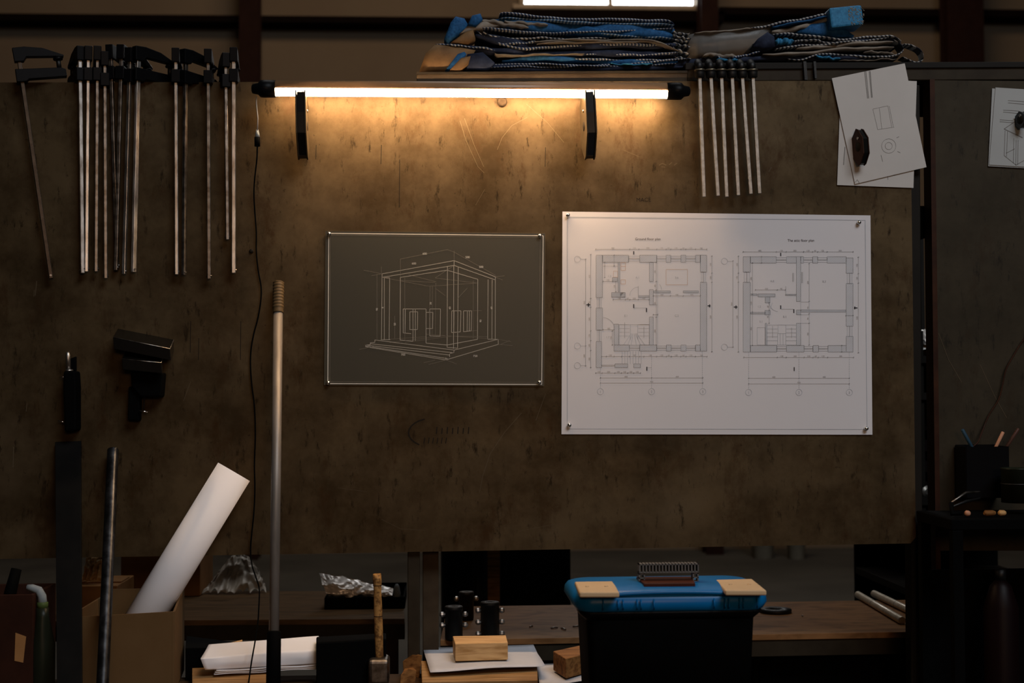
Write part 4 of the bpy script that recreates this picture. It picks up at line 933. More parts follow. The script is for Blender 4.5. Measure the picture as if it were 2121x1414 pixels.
# ground floor
ln, rect, hatch, win, circ, arcq, txt, dimh, dimv, dash = planner(pm, 1150, 420)
text_mesh(pm, 'Ground floor plan', P(1342, 495, YI), 0.0068, 3, off=0.0001)
for a in [(277,306,430,348),(495,306,595,348),(650,306,677,348),(737,306,765,348),(822,306,850,348),(850,306,888,405),(850,465,888,868),(345,832,435,868),(495,832,595,868),(652,832,680,868),(737,832,767,868),(822,832,850,868),
          (240,306,277,555),(240,615,277,745),(240,812,272,965),(552,348,575,460),(552,508,575,597),(552,668,575,832),(345,710,372,832),(350,943,425,965),(460,943,500,965)]: hatch(*a)
for a in [(330,525,410,552),(368,348,379,520),(487,543,550,553),(575,515,675,526),(750,515,840,526),(335,437,365,460),(382,525,410,552)]: hatch(*a, step=6)
for a in [(430,312,495,342),(595,312,650,342),(677,312,737,342),(765,312,822,342),(856,405,882,465),(246,555,270,615),(246,745,270,812),(435,838,495,864),(595,838,652,864),(680,838,737,864),(767,838,822,864)]: win(*a)
rect(272, 950, 350, 956, .7)
dimh(272, [238,437,490,595,650,677,737,765,822,888], ['480','120','300','120','60','130','60','120','160'])
dimh(900, [272,300,345,390,435,495,520,595,652,680,737,767,822,890], ['','100','','','90','','150','120','60','130','60','120','150'])
dimh(997, [238,275,350,388,425,460,500], ['100','200','100','100','100','100'])
dimh(567, [340,412,438,487,550], ['180','60','100','150']); dimh(545, [575,675,750,850], ['300','180','400'])
dimh(655, [575,600]); dimh(743, [280,345], ['180']); dimh(460, [280,337], ['150'])
dimh(1025, [265,565,865], ['400','400']); dimh(1055, [265,865], ['920'])
dimv(178, [330,838,955], ['560','300']); dimv(208, [303,560,612,750,807,865,965], ['450','120','240','120','100','180'])
dimv(918, [312,412,465,872], ['150','120','520']); dimv(592, [348,460,510,670,832], ['180','60','300','300']); dimv(290, [348,370,437]); dimv(345, [306,370])
dimv(335, [750,832], ['150']); dimv(355, [460,520], ['100'])
for x, n in ((265,'1'),(565,'2'),(865,'3')): circ(x, 1105); txt(n, x, 1107, 18, 2)
for y in (330, 838, 953): circ(130, y); ln(148, y, 178, y, .7, 2)
dash(265, 965, 265, 1087); dash(565, 900, 565, 1087, 16); dash(862, 868, 862, 1087, 18)
for (x, y, s) in [(482,438,'A.1'),(712,438,'3.6'),(712,661,'C.2'),(415,661,'E.1'),(318,430,'1.2'),(308,788,'1.7')]: txt(s, x, y, 15, 2)
for (a) in [(460,283,460,303),(460,593,460,616),(535,616,535,640),(537,960,537,983),(195,587,195,607),(183,597,205,597),(893,603,910,603),(905,595,905,612)]: ln(*a, 2.2, 3)
ln(460, 615, 535, 615, .7, 2); ln(537, 965, 565, 965, .7, 2)
# stairs, doors, furniture
for k in range(4): ln(375, 735+k*22-22, 435, 735+k*22-22, .7, 2); ln(487, 735+k*22-22, 550, 735+k*22-22, .7, 2)
rect(375, 713, 552, 832, .7, 2); ln(440, 713, 440, 800, .7, 2); ln(483, 713, 483, 800, .7, 2); ln(407, 700, 407, 790, .8, 1); ln(520, 725, 520, 790, .8, 1)
for (x, y) in ((400,832),(425,832),(445,832),(475,832),(500,832),(525,832)): ln(x, y, 461+(x-461)*0.25, 765, .7, 2)
arcq(487, 543, 50, 180, 270); ln(487, 488, 487, 543, .8, 1); arcq(280, 740, 68, 270, 350); arcq(575, 508, 48, 0, -90+180-130); 
rect(650, 390, 775, 480, .6, 4); rect(385, 350, 412, 372, .7, 4); rect(385, 372, 412, 395, .7, 4); rect(385, 450, 412, 475, .7, 4); rect(341, 400, 366, 435, .6, 4)
for x in range(392, 505, 16): ln(x, 868, x, 943, .7, 2)
ln(280, 370, 366, 370, .7, 2); ln(600, 348, 600, 832, .6, 2); ln(600, 597, 575, 597, .7, 2)
# attic
ln, rect, hatch, win, circ, arcq, txt, dimh, dimv, dash = planner(pm, 1480, 420)
text_mesh(pm, 'The attic floor plan', P(1659, 498, YI), 0.0068, 3, off=0.0001)
for a in [(210,315,362,352),(422,315,480,352),(505,315,522,352),(575,315,605,352),(660,315,772,352),(168,315,210,405),(168,465,210,873),(772,322,812,412),(772,472,812,722),(772,782,812,873),(210,835,365,873),(422,835,525,873),(577,835,610,873),(665,835,772,873),(480,315,505,577),(480,705,505,835)]: hatch(*a)
for a in [(505,627,770,639),(255,533,355,550),(415,535,480,542),(297,705,307,832),(210,533,250,541),(295,630,327,655),(297,550,325,585),(480,627,505,655),(210,641,297,650)]: hatch(*a, step=6)
for a in [(362,320,422,348),(522,320,575,348),(605,320,660,348),(174,405,204,465),(778,412,806,472),(778,722,806,782),(365,840,422,868),(525,840,577,868),(610,840,665,868)]: win(*a)
dimh(287, [168,362,420,522,575,605,660,812], ['480','120','300','120','60','120','300'])
dimh(905, [172,368,420,525,578,608,663,815], ['','120','300','120','60','120','300'])
dimh(1027, [200,495,790], ['400','400']); dimh(1060, [200,790], ['920']); dimh(510, [240,368,415], ['200','90'])
dimv(140, [313,412,465,873], ['150','120','520']); dimv(108, [340,845], ['560']); dimv(843, [318,415,470,878], ['150','120','520']); dimv(555, [355,577,650,705,832], ['300','90','90','180'])
dimv(222, [352,535,640,835], ['200','120','300']); dimv(320, [585,630,705], ['60','90']); dimv(275, [315,352]); dimv(745, [835,873]); dimh(660, [770,812])
for x, n in ((200,'1'),(495,'2'),(790,'3')): circ(x, 1110); txt(n, x, 1112, 18, 2)
for y in (342, 845): circ(58, y); ln(76, y, 108, y, .7, 2)
dash(200, 873, 200, 1092, 16); dash(495, 873, 495, 1092, 16); dash(790, 873, 790, 1092, 16)
for (x, y, s) in [(338,458,'A.8'),(643,461,'B.3'),(412,667,'B.5'),(262,608,'1.2'),(273,695,'5.1')]: txt(s, x, y, 15, 2)
for a in [(388,292,388,312),(388,600,388,622),(465,623,465,645),(467,962,467,985),(126,601,126,619),(113,610,135,610),(818,615,838,615),(822,607,822,623)]: ln(*a, 2.2, 3)
ln(388, 622, 465, 622, .7, 2)
for a in [(458,410,458,462),(464,410,464,462),(511,405,511,470),(516,405,516,470)]: ln(*a, .9, 1)
rect(307, 715, 480, 832, .7, 2)
for k in range(4): ln(307, 738+k*23, 370, 738+k*23, .7, 2); ln(418, 738+k*23, 480, 738+k*23, .7, 2)
for x in (370, 385, 402, 418): ln(x, 765, x, 832, .7, 2)
ln(340, 720, 340, 790, .8, 1); ln(452, 730, 452, 790, .8, 1); rect(372, 715, 418, 765, .7, 2); rect(250, 730, 297, 832, .6, 2)
arcq(372, 585, 50, 180, 90); ln(417, 488, 417, 535, .8, 1); ln(340, 585, 325, 625, .7, 2); rect(505, 580, 555, 625, .6, 2); rect(505, 655, 555, 705, .6, 2)
# border
for a, b in (((1175, 449), (1792, 456)), ((1792, 456), (1796, 889)), ((1796, 889), (1175, 888)), ((1175, 888), (1175, 449))): seg(pm, *a, *b, 1.1, 5)
poster = pm.build('floor_plan_poster', [M['paperglossy'], M['ink'], M['inkblue'], M['inkdark'], M['inkorange'], M['inkblue']])
tag(poster, 'large white floor plan poster with two plans pinned to the board', 'poster')
# --- film with temple-like pavilion drawing
fmb = MB(); sheet_mesh(fmb, [(674, 478), (1129, 483), (1127, 799), (671, 797)], YP, th=0.0008)
def Tf(x, y): return 650+x/3.822, 450+y/3.822
def fl(x0, y0, x1, y1, wd=0.9, mi=1): a = Tf(x0, y0); b = Tf(x1, y1); seg(fmb, *a, *b, wd, mi)
YI = YP-0.0006
for off, wd in ((0, 2.0),):
    for a, b in (((681, 483), (1125, 488)), ((1125, 488), (1122, 796)), ((1122, 796), (679, 794)), ((679, 794), (681, 483))): seg(fmb, *a, *b, 1.6, 1)
for a, b in (((684, 486.5), (1119, 491.5)), ((1119, 491.5), (1116, 792)), ((1116, 792), (683, 790)), ((683, 790), (684, 486.5))): seg(fmb, *a, *b, 0.7, 3)
for l in [(540,447,1110,342),(540,475,1110,380),(1110,342,1437,470),(1110,380,1437,495),(540,447,540,475),(1437,470,1437,495),(1110,342,1110,380),
          (540,475,535,968),(558,478,558,968),(600,478,596,968),(558,478,600,478),(1058,385,1055,1030),(1143,392,1138,1035),(1108,380,1106,1040),(1058,1030,1138,1035),
          (1380,492,1376,962),(1412,494,1410,962),(1437,495,1436,962),(685,475,683,968),(1298,490,1296,965),(685,475,1055,418),(1055,418,1298,490),
          (483,970,1110,1050),(483,970,483,990),(483,990,447,992),(447,992,447,1008),(447,1008,410,1010),(410,1010,410,1024),(447,1000,1108,1072),(410,1010,1075,1090),(410,1024,1045,1128),(1110,1050,1108,1072),(1108,1072,1078,1075),(1075,1080,1075,1105),(1045,1110,1045,1128),
          (1110,1050,1460,965),(1045,1128,1460,1005),(1460,965,1460,1005),(530,968,605,968),(1376,964,1460,965),(410,1018,1060,1118),
          (708,725,888,725),(708,725,708,915),(725,725,722,915),(708,915,770,920),(760,747,822,747),(822,747,820,888),(760,747,760,888),(757,888,820,888),(785,725,785,980),(803,725,803,980),(888,725,888,995),(888,995,1055,1010),
          (888,752,943,752),(943,752,940,880),(888,880,943,880),(918,725,1003,725),(1003,725,1000,940),(918,725,918,938),(918,938,1003,940),(1092,740,1165,740),(1165,740,1160,908),(1092,740,1090,912),(1090,912,1160,906),(1185,740,1250,740),(1250,740,1246,898),(1185,740,1185,905),(1185,905,1248,898),(1110,740,1108,908),(1215,740,1213,900),(1232,740,1230,900),(785,980,680,970),
          (1055,1010,1296,965)]: fl(*l, 0.95, 2)
for l in [(395,418,530,445),(455,462,535,447),(535,390,535,447),(685,330,1058,255),(685,330,685,475),(1058,255,1110,275),(1110,265,1110,342),(1110,275,1440,460),(1440,470,1510,462),(1440,475,1495,495),(540,475,910,545),(910,545,1296,520),(690,500,960,515),(960,480,1296,520),(750,455,970,510),(920,545,915,940),(938,545,935,940),(965,520,962,940),(1110,380,960,480),(500,450,500,965),(720,480,720,970),(1262,500,1262,960),
          (360,1045,480,1020),(1460,965,1560,985),(1460,1005,1575,1015),(1550,975,1480,1005),(1045,1128,910,1165),(1045,1128,1130,1160),(870,1150,960,1130),(600,965,885,945),(600,990,1060,935),(885,925,1380,960),(720,990,1100,940),(1110,940,1376,945),(1215,560,1140,640),(960,560,1040,620),(640,780,640,965),(1330,740,1250,740),(1300,895,1246,900)]: fl(*l, 0.75, 3)
for (x, y, s) in [(878,288,'600'),(793,366,'600'),(1217,316,'500'),(1325,393,'500'),(707,1087,'700'),(1278,1098,'750')]:
    text_mesh(fmb, s, P(*Tf(x, y), YI), 0.0056, 1, off=0.0002)
for (x, y, s) in [(500,728,'90'),(545,714,'8'),(642,846,'50'),(925,681,'30'),(1077,717,'60'),(1408,717,'60'),(1321,820,'90')]:
    text_mesh(fmb, s, P(*Tf(x, y), YI), 0.0052, 1, rot=PI/2, off=0.0002)
seg(fmb, 674, 478, 1129, 483, 1.0, 4); seg(fmb, 671, 797, 1127, 799, 0.8, 4); seg(fmb, 1129, 483, 1127, 799, 0.7, 4)
film = fmb.build('pavilion_drawing', [M['film'], M['whiteline'], M['midline'], M['dimline'], M['filmedge']])
tag(film, 'dark transparent sheet with white line drawing of a columned pavilion', 'drawing')
YI = YP-0.0004
# round magnets / pins
def pin(x, y, label, r=0.0042):
    c = P(x, y, YP-0.0008); m = MB()
    m.lathe([(r*0.75, 0), (r*0.8, 0.002), (r, 0.004), (r*0.95, 0.0065), (r*0.6, 0.0082), (0, 0.0088)], c, (0,-1,0), 18)
    tag(m.build('pin', M['chrome']), label, 'pin', 'round metal pins')
for x, y, lab in [(682,485,'top left pin of the dark pavilion drawing'),(1118,489,'top right pin of the dark pavilion drawing'),(680,793,'bottom left pin of the dark pavilion drawing'),(1117,792,'bottom right pin of the dark pavilion drawing'),
                  (1176,446,'top left pin of the floor plan poster'),(1778,461,'top right pin of the floor plan poster'),(1179,880,'bottom left pin of the floor plan poster'),(1793,887,'bottom right pin of the floor plan poster')]: pin(x, y, 'round metal ' + lab)
# loose sketches
def sketch(corners, Y, label, strokes, name='sketch_sheet', mt='paper', wd=1.0):
    global YI
    mb = MB(); sheet_mesh(mb, corners, Y); YI = Y-0.0003
    for s in strokes: seg(mb, *s[:4], s[4] if len(s) > 4 else wd, 1)
    return tag(mb.build(name, [M[mt], M['pencil_line']]), label, 'paper')
M['paperA'] = mat('sketch_paper', (0.50, 0.47, 0.44), (0.45, 0.42, 0.39), rough=0.7, scale=5)
M['paperB'] = mat('blueish_sketch_paper', (0.36, 0.37, 0.36), (0.32, 0.32, 0.31), rough=0.6, scale=4)
def c4(x, y): return 1400+x/2.942, 100+y/2.942
sketch([(1742, 160), (1899, 168), (1892, 389), (1734, 383)], YP, 'rear sketch sheet whose lower edge shows under the tilted sketch', [(*c4(1290,775), *c4(1340,772)), (*c4(1290,775), *c4(1292,800)), (*c4(1030,600), *c4(1022,710), 1.3)], mt='paperA')
st = []
for a in [(1150,140,1168,305),(1158,140,1175,305),(1178,138,1192,300),(1184,138,1197,300)]: st.append((*c4(a[0], a[1]), *c4(a[2], a[3]), 1.2))
for a in [(1200,370,1292,350),(1292,350,1315,480),(1200,370,1230,495),(1230,495,1330,480),(1240,365,1255,490),(1300,352,1325,478)]: st.append((*c4(a[0], a[1]), *c4(a[2], a[3]), 0.5))
for r in (44, 22):
    for k in range(16):
        a = 2*PI*k/16; b = 2*PI*(k+1)/16; st.append((*c4(1297+r*math.cos(a), 595+r*math.sin(a)), *c4(1297+r*math.cos(b), 595+r*math.sin(b)), 0.6))
for a in [(1250,650,1260,690),(1345,545,1360,538),(1350,628,1368,636),(1090,820,1105,800),(1105,800,1118,820)]: st.append((*c4(a[0], a[1]), *c4(a[2], a[3]), 0.8))
sketch([(1723, 162), (1874, 131), (1919, 346), (1771, 381)], YP-0.0025, 'tilted front pencil sketch with a rectangle and small circle', st, mt='paperA')
st = [(2088,208,2125,211),(2088,213,2125,216),(2078,228,2112,230),(2078,232,2112,235),(2071,248,2098,250),(2071,252,2098,254),
      (2080,267,2118,285,1.6),(2080,267,2125,236,1.3),(2082,270,2080,322),(2087,272,2085,324),(2080,322,2105,342),(2105,290,2104,342),(2109,290,2108,342),(2084,317,2102,308),(2104,342,2125,330),(2100,286,2099,338)]
sketch([(2055, 183), (2200, 193), (2195, 352), (2047, 344)], -0.0005+0.0095, 'lower sheet of the pair at the right edge', [], mt='paperB')
sketch([(2062, 181), (2205, 190), (2200, 350), (2049, 341)], 0.0075, 'upper sheet with a frame sketch at the right edge', st, mt='paperB')
magnet((2122, 226), (2124, 262), 0.012, 14, 'black magnet holding the sheets at the right edge', depth=0.03, mats=('blackgloss','blackgloss'), Yb=0.0065)

# ================================================================== MID-LEFT TOOLS
def slab4(front, back, mt, parent, name, bev=0.0012):
    m = MB(); m.ext(front, back); return m.build(name, mt, parent, bevel=bev)
def block(pts, Yf, Yb, drop, label):
    # pts: front-left, front-right, back-right, back-left of the upper face
    a, b = P(*pts[0], Yf), P(*pts[1], Yf); c, d = P(*pts[2], Yb), P(*pts[3], Yb)
    t = thing('magnet_block', (a+b+c+d)/4, label, 'magnet')
    v = Vector((0.002, 0, -drop)); m = MB(); m.ext([a, b, c, d], [a+v, b+v, Vector((c.x, c.y, c.z-drop*1.1)), Vector((d.x, d.y, d.z-drop*1.1))]); m.build('body', M['blackgloss'], t, bevel=0.001)
    m = MB(); m.tube([a+Vector((0,-0.0002,0)), b+Vector((0,-0.0002,0)), b.lerp(c, 0.97)], 0.0007, 6); m.build('edge_highlight', M['steel'], t)  # thin bright strip paints a highlight along the block's edges
block([(234,698),(352,722),(360,703),(244,680)], -0.055, -0.001, 0.022, 'upper long black magnet block with a painted edge highlight')
block([(252,743),(334,751),(339,729),(262,724)], -0.060, -0.001, 0.020, 'lower short black magnet block under the long one')
t = thing('black_holder', P(300, 800, 0), 'black holder with two bright pins hanging below the magnet blocks', 'holder')
m = MB(); m.extp([(270, 768), (338, 772), (334, 822), (292, 822), (272, 800)], -0.035, -0.001); m.build('body', M['blacksoft'], t, bevel=0.003)
m = MB(); m.extp([(266, 800), (290, 800), (288, 872), (264, 870)], -0.025, -0.001); m.build('stem', M['blacksoft'], t, bevel=0.003)
for a, b in (((290, 788), (308, 793)), ((288, 850), (306, 853))):
    m = MB(); m.tube([P(*a, -0.03), P(*b, -0.03)], 0.0013, 8); m.build('metal_pin', M['chrome'], t)
m = MB(); m.tube([P(301, 795, -0.03), P(300, 820, -0.02), P(297, 848, -0.03)], 0.0009, 6); m.build('rod', M['iron'], t)
t = thing('engraver_tool', P(146, 800, 0), 'upright black tool with short chrome shaft on the dark board', 'tool')
m = MB(); m.extp([(131, 768), (156, 768), (158, 800), (158, 892), (133, 895), (130, 800)], -0.04, -0.001); m.build('body', M['blacksoft'], t, bevel=0.004)
m = MB(); m.tube([P(140, 729, -0.022), P(140.5, 733, -0.022), P(140.6, 735, -0.022), P(142, 764, -0.022)], [0.0032, 0.0036, 0.0044, 0.0044], 14); m.build('chrome_shaft', M['steel'], t)
m = MB(); m.lathe([(0.0075, 0), (0.0075, 0.003), (0.005, 0.004)], P(143, 769, -0.022)); m.build('washer', M['steel'], t)
m = MB(); m.extp([(146, 742), (157, 738), (157, 768), (146, 768)], -0.012, -0.004); m.build('guard', M['blacksoft'], t, bevel=0.001)
for a, b in (((125, 782), (134, 780)), ((120, 871), (136, 875))):
    m = MB(); m.tube([P(*a, -0.03), P(*b, -0.03)], 0.0012, 8); m.build('metal_pin', M['chrome'], t)

# ================================================================== RIGHT CORNER
t = thing('pencil_box', P(2042, 985, -0.02), 'black open box of pencils fixed to the right-hand sheet', 'box')
Yf, Yb = -0.05, 0.008
a = P(2001, 925, Yf); b = P(2089, 925, Yf); z0 = P(2045, 1030, Yf).z; T = 0.002
m = MB()
m.box(((a.x+b.x)/2, Yf, (a.z+z0)/2), (b.x-a.x, T, a.z-z0)); m.box(((a.x+b.x)/2, Yb-0.002, (a.z+z0)/2), (b.x-a.x, T, a.z-z0+0.004))
for x in (a.x, b.x): m.box((x, (Yf+Yb)/2, (a.z+z0)/2), (T, Yb-Yf-0.002, a.z-z0))
m.box(((a.x+b.x)/2, (Yf+Yb)/2, z0), (b.x-a.x, Yb-Yf-0.002, T)); m.build('shell', M['black'], t)
for (x0, y0, x1, y1, mt, lab) in [(1993,889,2018,935,'pencilblue','dark blue pencil slanting left out of the black box'),(2078,894,2058,935,'pencilorange','peach pencil standing in the black box'),(2110,887,2078,935,'pencilbrown','dark brown pencil slanting right out of the black box')]:
    p = P(x0, y0, -0.03); q = P(x1, y1, -0.022); d = (q-p); k = min(1.9, (z0+0.006-p.z)/d.z) if d.z else 1
    e = p+d*k; e.x = min(max(e.x, a.x+0.006), b.x-0.006)
    m = MB(); m.tube([p, p+(e-p)*0.01, e], [0.0022, 0.0034, 0.0034], 6); tag(m.build('pencil', M[mt]), lab, 'pencil', 'pencils in the black box')
pp = catm([(2210, 600), (2160, 660), (2121, 702), (2100, 735), (2084, 765), (2076, 800), (2068, 828), (2048, 860), (2034, 895), (2026, 915), (2014, 925)])
m = MB(); m.tube([P(x, y, 0.004 if y < 880 else 0.004-0.028*(y-880)/45) for x, y in pp], 0.0014, 8); tag(m.build('cable', M['redwood']), 'dark cable curving down the right-hand sheet to the pencil box', 'cable')
t = thing('tin_can', P(2108, 1040, -0.1), 'dark tin can on the shelf at the right edge', 'can')
c = P(2108, 1040, -0.10); h = P(2108, 972, -0.10).z-c.z; r = 0.03
m = MB(); m.lathe([(r, 0), (r, h), (r*1.03, h+0.001), (r*1.03, h+0.003), (r*0.94, h+0.003), (r*0.92, 0.004), (0, 0.004)], c); m.build('body', M['bottle'], t)
m = MB(); m.lathe([(r*1.01, h*0.55), (r*1.04, h*0.57), (r*1.01, h*0.59)], c); m.build('band', M['iron'], t)
# shelf trolley, dark
zs = P(2060, 1062, -0.1).z
t = thing('tool_trolley', (P(2080, 1062, -0.1).x, -0.1, 0), 'black tool trolley in the dark bottom right corner', 'trolley')
x0 = P(1962, 1062, -0.18).x; x1 = x0+0.36
m = MB(); m.box(((x0+x1)/2, -0.105, zs-0.012), (x1-x0, 0.19, 0.02)); m.build('top_shelf', M['blacksoft'], t, bevel=0.002)
for X in (x0+0.012, x1-0.012):
    for Y in (-0.19, -0.02): m = MB(); m.box((X, Y, (zs-0.022)/2), (0.02, 0.02, zs-0.022)); m.build('post', M['blacksoft'], t, bevel=0.002)
for z in (0.55, 0.15): m = MB(); m.box(((x0+x1)/2, -0.105, z), (x1-x0-0.05, 0.15, 0.015)); m.build('shelf', M['blacksoft'], t)
m = MB(); m.box(((x0+x1)/2, -0.012, 0.55), (x1-x0-0.05, 0.006, 0.9)); m.build('back_panel', M['blacksoft'], t)
c = P(2072, 1300, -0.1); m = MB(); zb_ = 0.5585
t = thing('red_cylinder', (c.x, -0.105, zb_), 'dark red cylinder standing inside the black trolley', 'cylinder')
m.lathe([(0.03, 0), (0.032, 0.01), (0.032, 0.38), (0.02, 0.42), (0.008, 0.435)], (c.x, -0.105, zb_)); m.build('body', M['red'], t)
m = MB(); m.lathe([(0.010, 0.432), (0.010, 0.452), (0, 0.454)], (c.x, -0.105, zb_)); m.build('cap', M['iron'], t)
# pliers and bits on the trolley
def pliers():
    z = zs+0.006
    t = thing('pliers', (P(2000, 1045, -0.15).x, -0.12, zs), 'dark pliers with thin bright jaws lying on the trolley edge', 'pliers')
    a = P(1970, 1037, -0.15); a.z = z+0.018; b = P(2030, 1012, -0.10); b.z = z+0.034
    m = MB(); m.tube([a, a.lerp(b, 0.5)+Vector((0,0,0.008)), b], [0.0016, 0.0026, 0.0016], 8); m.build('jaw', M['steeldim'], t)
    m = MB(); m.tube([a-Vector((0,0,0.008)), a.lerp(b, 0.5)-Vector((0,0,0.008)), b-Vector((0,0,0.012))], [0.0016, 0.0030, 0.0016], 8); m.build('jaw', M['iron'], t)
    m = MB(); m.tube([a, a+Vector((-0.002,-0.01,-0.02)), a+Vector((0.016,-0.012,-0.018))], 0.0045, 10); m.build('grip', M['blacksoft'], t)
pliers()
for (x, y, L_, mt, lab) in [(1998, 1042, 0.010, 'pencilorange', 'small orange plug lying on the trolley edge, smallest of three'), (2038, 1055, 0.022, 'wood2', 'short orange-brown wooden dowel on the trolley'), (2068, 1066, 0.014, 'wood', 'stubby amber dowel on the trolley beside the longer one')]:
    q = P(x, y, -0.165); q.z = zs+0.0055; m = MB(); m.lathe([(0.003, 0), (0.0055, 0.003), (0.005, L_*0.8), (0.0035, L_)], q, (1, 0.12, 0.0), 12)
    t = m.build('wooden_dowel', M[mt]); tag(t, lab, 'dowel')

# ================================================================== FOLDED BAGS ON THE RACK
def resample(pts, n):
    c = catm(pts, 8); seg_ = [0]
    for a, b in zip(c, c[1:]): seg_.append(seg_[-1]+math.dist(a[:2], b[:2]))
    out = []
    for k in range(n+1):
        s = seg_[-1]*k/n; i = max(j for j in range(len(seg_)) if seg_[j] <= s+1e-9); i = min(i, len(c)-2)
        f = (s-seg_[i])/max(1e-9, seg_[i+1]-seg_[i]); out.append(tuple(c[i][d]+(c[i+1][d]-c[i][d])*f for d in range(len(c[0]))))
    return out
def ribbon(parent, name, pts, thick, Y0, dep, mt, seed=0, wav=0.6, n=48):
    rr = random.Random(seed); ph = [rr.random()*6 for _ in range(4)]
    if 'stripe' in mt: thick *= 0.72; Y0 += 0.005 if Y0 < 0.03 else 0; wav *= 0.8
    c = resample(pts, n); m = MB(); K = 10; vs = []
    for i, (x, y) in enumerate(c):
        u = i/n; e = min(1, 6*u+0.35, 6*(1-u)+0.35)
        q = P(x, y + wav*(math.sin(u*19+ph[0])+0.6*math.sin(u*41+ph[1])), Y0); h = thick*PXM/2*e*(1+0.12*math.sin(u*33+ph[2]))
        yy = Y0+0.004*math.sin(u*13+ph[3])
        prof = [(dep, -h*.7), (0.006, -h), (0.0015, -h*0.8), (0, -h*0.3), (0, h*0.3), (0.0015, h*0.8), (0.006, h), (dep, h*.7)]
        for (py, pz) in prof: vs.append(Vector((q.x, yy+py, q.z+pz)))
        K = len(prof)
    m.add(vs, [(i*K+j, i*K+(j+1) % K, (i+1)*K+(j+1) % K, (i+1)*K+j) for i in range(n) for j in range(K)], 0, True)
    m.add(vs[:K], [tuple(range(K))]); m.add(vs[-K:], [tuple(range(K-1, -1, -1))])
    return m.build(name, M[mt], parent)
def flap(parent, name, pts, Y0, Y1, mt, puff=0.006):
    n = len(pts); a = [P(x, y, Y0) for x, y in pts]; c = sum(a, Vector())/n+Vector((0, -puff, 0)); b = [Vector((q.x, Y1, q.z)) for q in a]
    m = MB(); mids = [q.lerp(c, 0.35)+Vector((0, -puff*0.5, 0)) for q in a]
    m.add(a+mids+[c]+b, [(i, (i+1) % n, n+(i+1) % n, n+i) for i in range(n)]+[(n+i, n+(i+1) % n, 2*n) for i in range(n)]+[(i, 2*n+1+i, 2*n+1+(i+1) % n, (i+1) % n) for i in range(n)], 0, True)
    return m.build(name, M[mt], parent)
def bag(name, anchor, label): return thing(name, P(anchor[0], anchor[1], 0.03), label, 'bag', 'folded woven bags on the rack')
Yg = 0.035; DP = 0.26
b1 = bag('folded_bag', (1200, 148), 'lowest folded blue woven bag of the left pile, resting on the rack')
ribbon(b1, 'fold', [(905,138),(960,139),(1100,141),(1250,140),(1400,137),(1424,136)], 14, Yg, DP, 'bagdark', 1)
ribbon(b1, 'webbing', [(1010,133),(1060,131),(1150,134),(1270,134),(1350,128),(1423,120)], 6, Yg-0.008, 0.05, 'stripe', 2, 1.0)
ribbon(b1, 'webbing', [(1013,140),(1080,138),(1180,137),(1300,136),(1400,131)], 5, Yg-0.009, 0.05, 'stripe', 3, 1.0)
ribbon(b1, 'fold', [(1040,124),(1130,120),(1220,124),(1320,128),(1405,126)], 11, Yg, DP, 'bagblue', 4)
ribbon(b1, 'hem', [(1265,131),(1300,133),(1352,132)], 4, Yg-0.010, 0.03, 'bagbright', 5)
flap(b1, 'tan_end', [(868,150),(882,110),(902,92),(940,96),(985,104),(966,128),(950,148)], Yg-0.004, Yg+0.12, 'bagtan', 0.01)
flap(b1, 'blue_end', [(922,146),(948,112),(962,107),(966,112),(944,146)], Yg-0.016, Yg+0.02, 'bagblue', 0.003)
flap(b1, 'tan_end', [(930,147),(955,120),(975,116),(970,134),(952,148)], Yg-0.02, Yg+0.02, 'bagtan', 0.004)
flap(b1, 'blue_end', [(962,146),(968,112),(1000,108),(1025,130),(1010,146)], Yg-0.014, Yg+0.02, 'bagdark', 0.004)
b2g = bag('folded_bag', (1200, 125), 'second folded woven bag from the bottom of the left pile')
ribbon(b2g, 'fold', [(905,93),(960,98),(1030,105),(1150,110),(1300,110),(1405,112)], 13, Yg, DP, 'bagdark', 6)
ribbon(b2g, 'webbing', [(902,90),(950,94),(1000,99),(1026,103)], 5, Yg-0.012, 0.04, 'stripe', 7)
ribbon(b2g, 'cream_hem', [(1025,106),(1035,113),(1120,112),(1210,111)], 2.5, Yg-0.009, 0.05, 'bagcream', 8)
ribbon(b2g, 'webbing', [(1215,112),(1290,113),(1350,112),(1405,108)], 5, Yg-0.008, 0.05, 'stripe', 9)
ribbon(b2g, 'webbing', [(1170,121),(1230,122),(1300,124),(1400,124)], 4.5, Yg-0.008, 0.05, 'stripe', 10)
b3g = bag('folded_bag', (1200, 105), 'third folded woven bag of the left pile with cream inner fold')
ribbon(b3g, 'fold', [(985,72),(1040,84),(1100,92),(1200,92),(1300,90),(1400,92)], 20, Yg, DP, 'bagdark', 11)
ribbon(b3g, 'webbing', [(986,62),(1010,78),(1050,94),(1098,100),(1150,96),(1215,92),(1300,92),(1393,90)], 5.5, Yg-0.010, 0.05, 'stripe', 12, 1.0)
ribbon(b3g, 'webbing', [(1000,66),(1020,74),(1060,78),(1150,79),(1260,79)], 5, Yg-0.010, 0.05, 'stripe2', 13, 1.0)
ribbon(b3g, 'webbing', [(1035,90),(1070,89),(1112,86)], 5, Yg-0.012, 0.05, 'stripe', 14)
ribbon(b3g, 'cream_fold', [(1108,88),(1116,84),(1220,82),(1330,82),(1360,86),(1407,104)], 4, Yg-0.013, 0.06, 'bagcream', 15)
ribbon(b3g, 'cream_fold', [(1112,90),(1200,86),(1300,87),(1345,86),(1390,96)], 3, Yg-0.012, 0.06, 'bagcream', 16)
flap(b3g, 'tan_end', [(934,88),(965,66),(980,62),(985,80),(970,90)], Yg-0.008, Yg+0.03, 'bagtan', 0.004)
b4g = bag('folded_bag', (1200, 80), 'topmost folded blue woven bag of the left pile under the window')
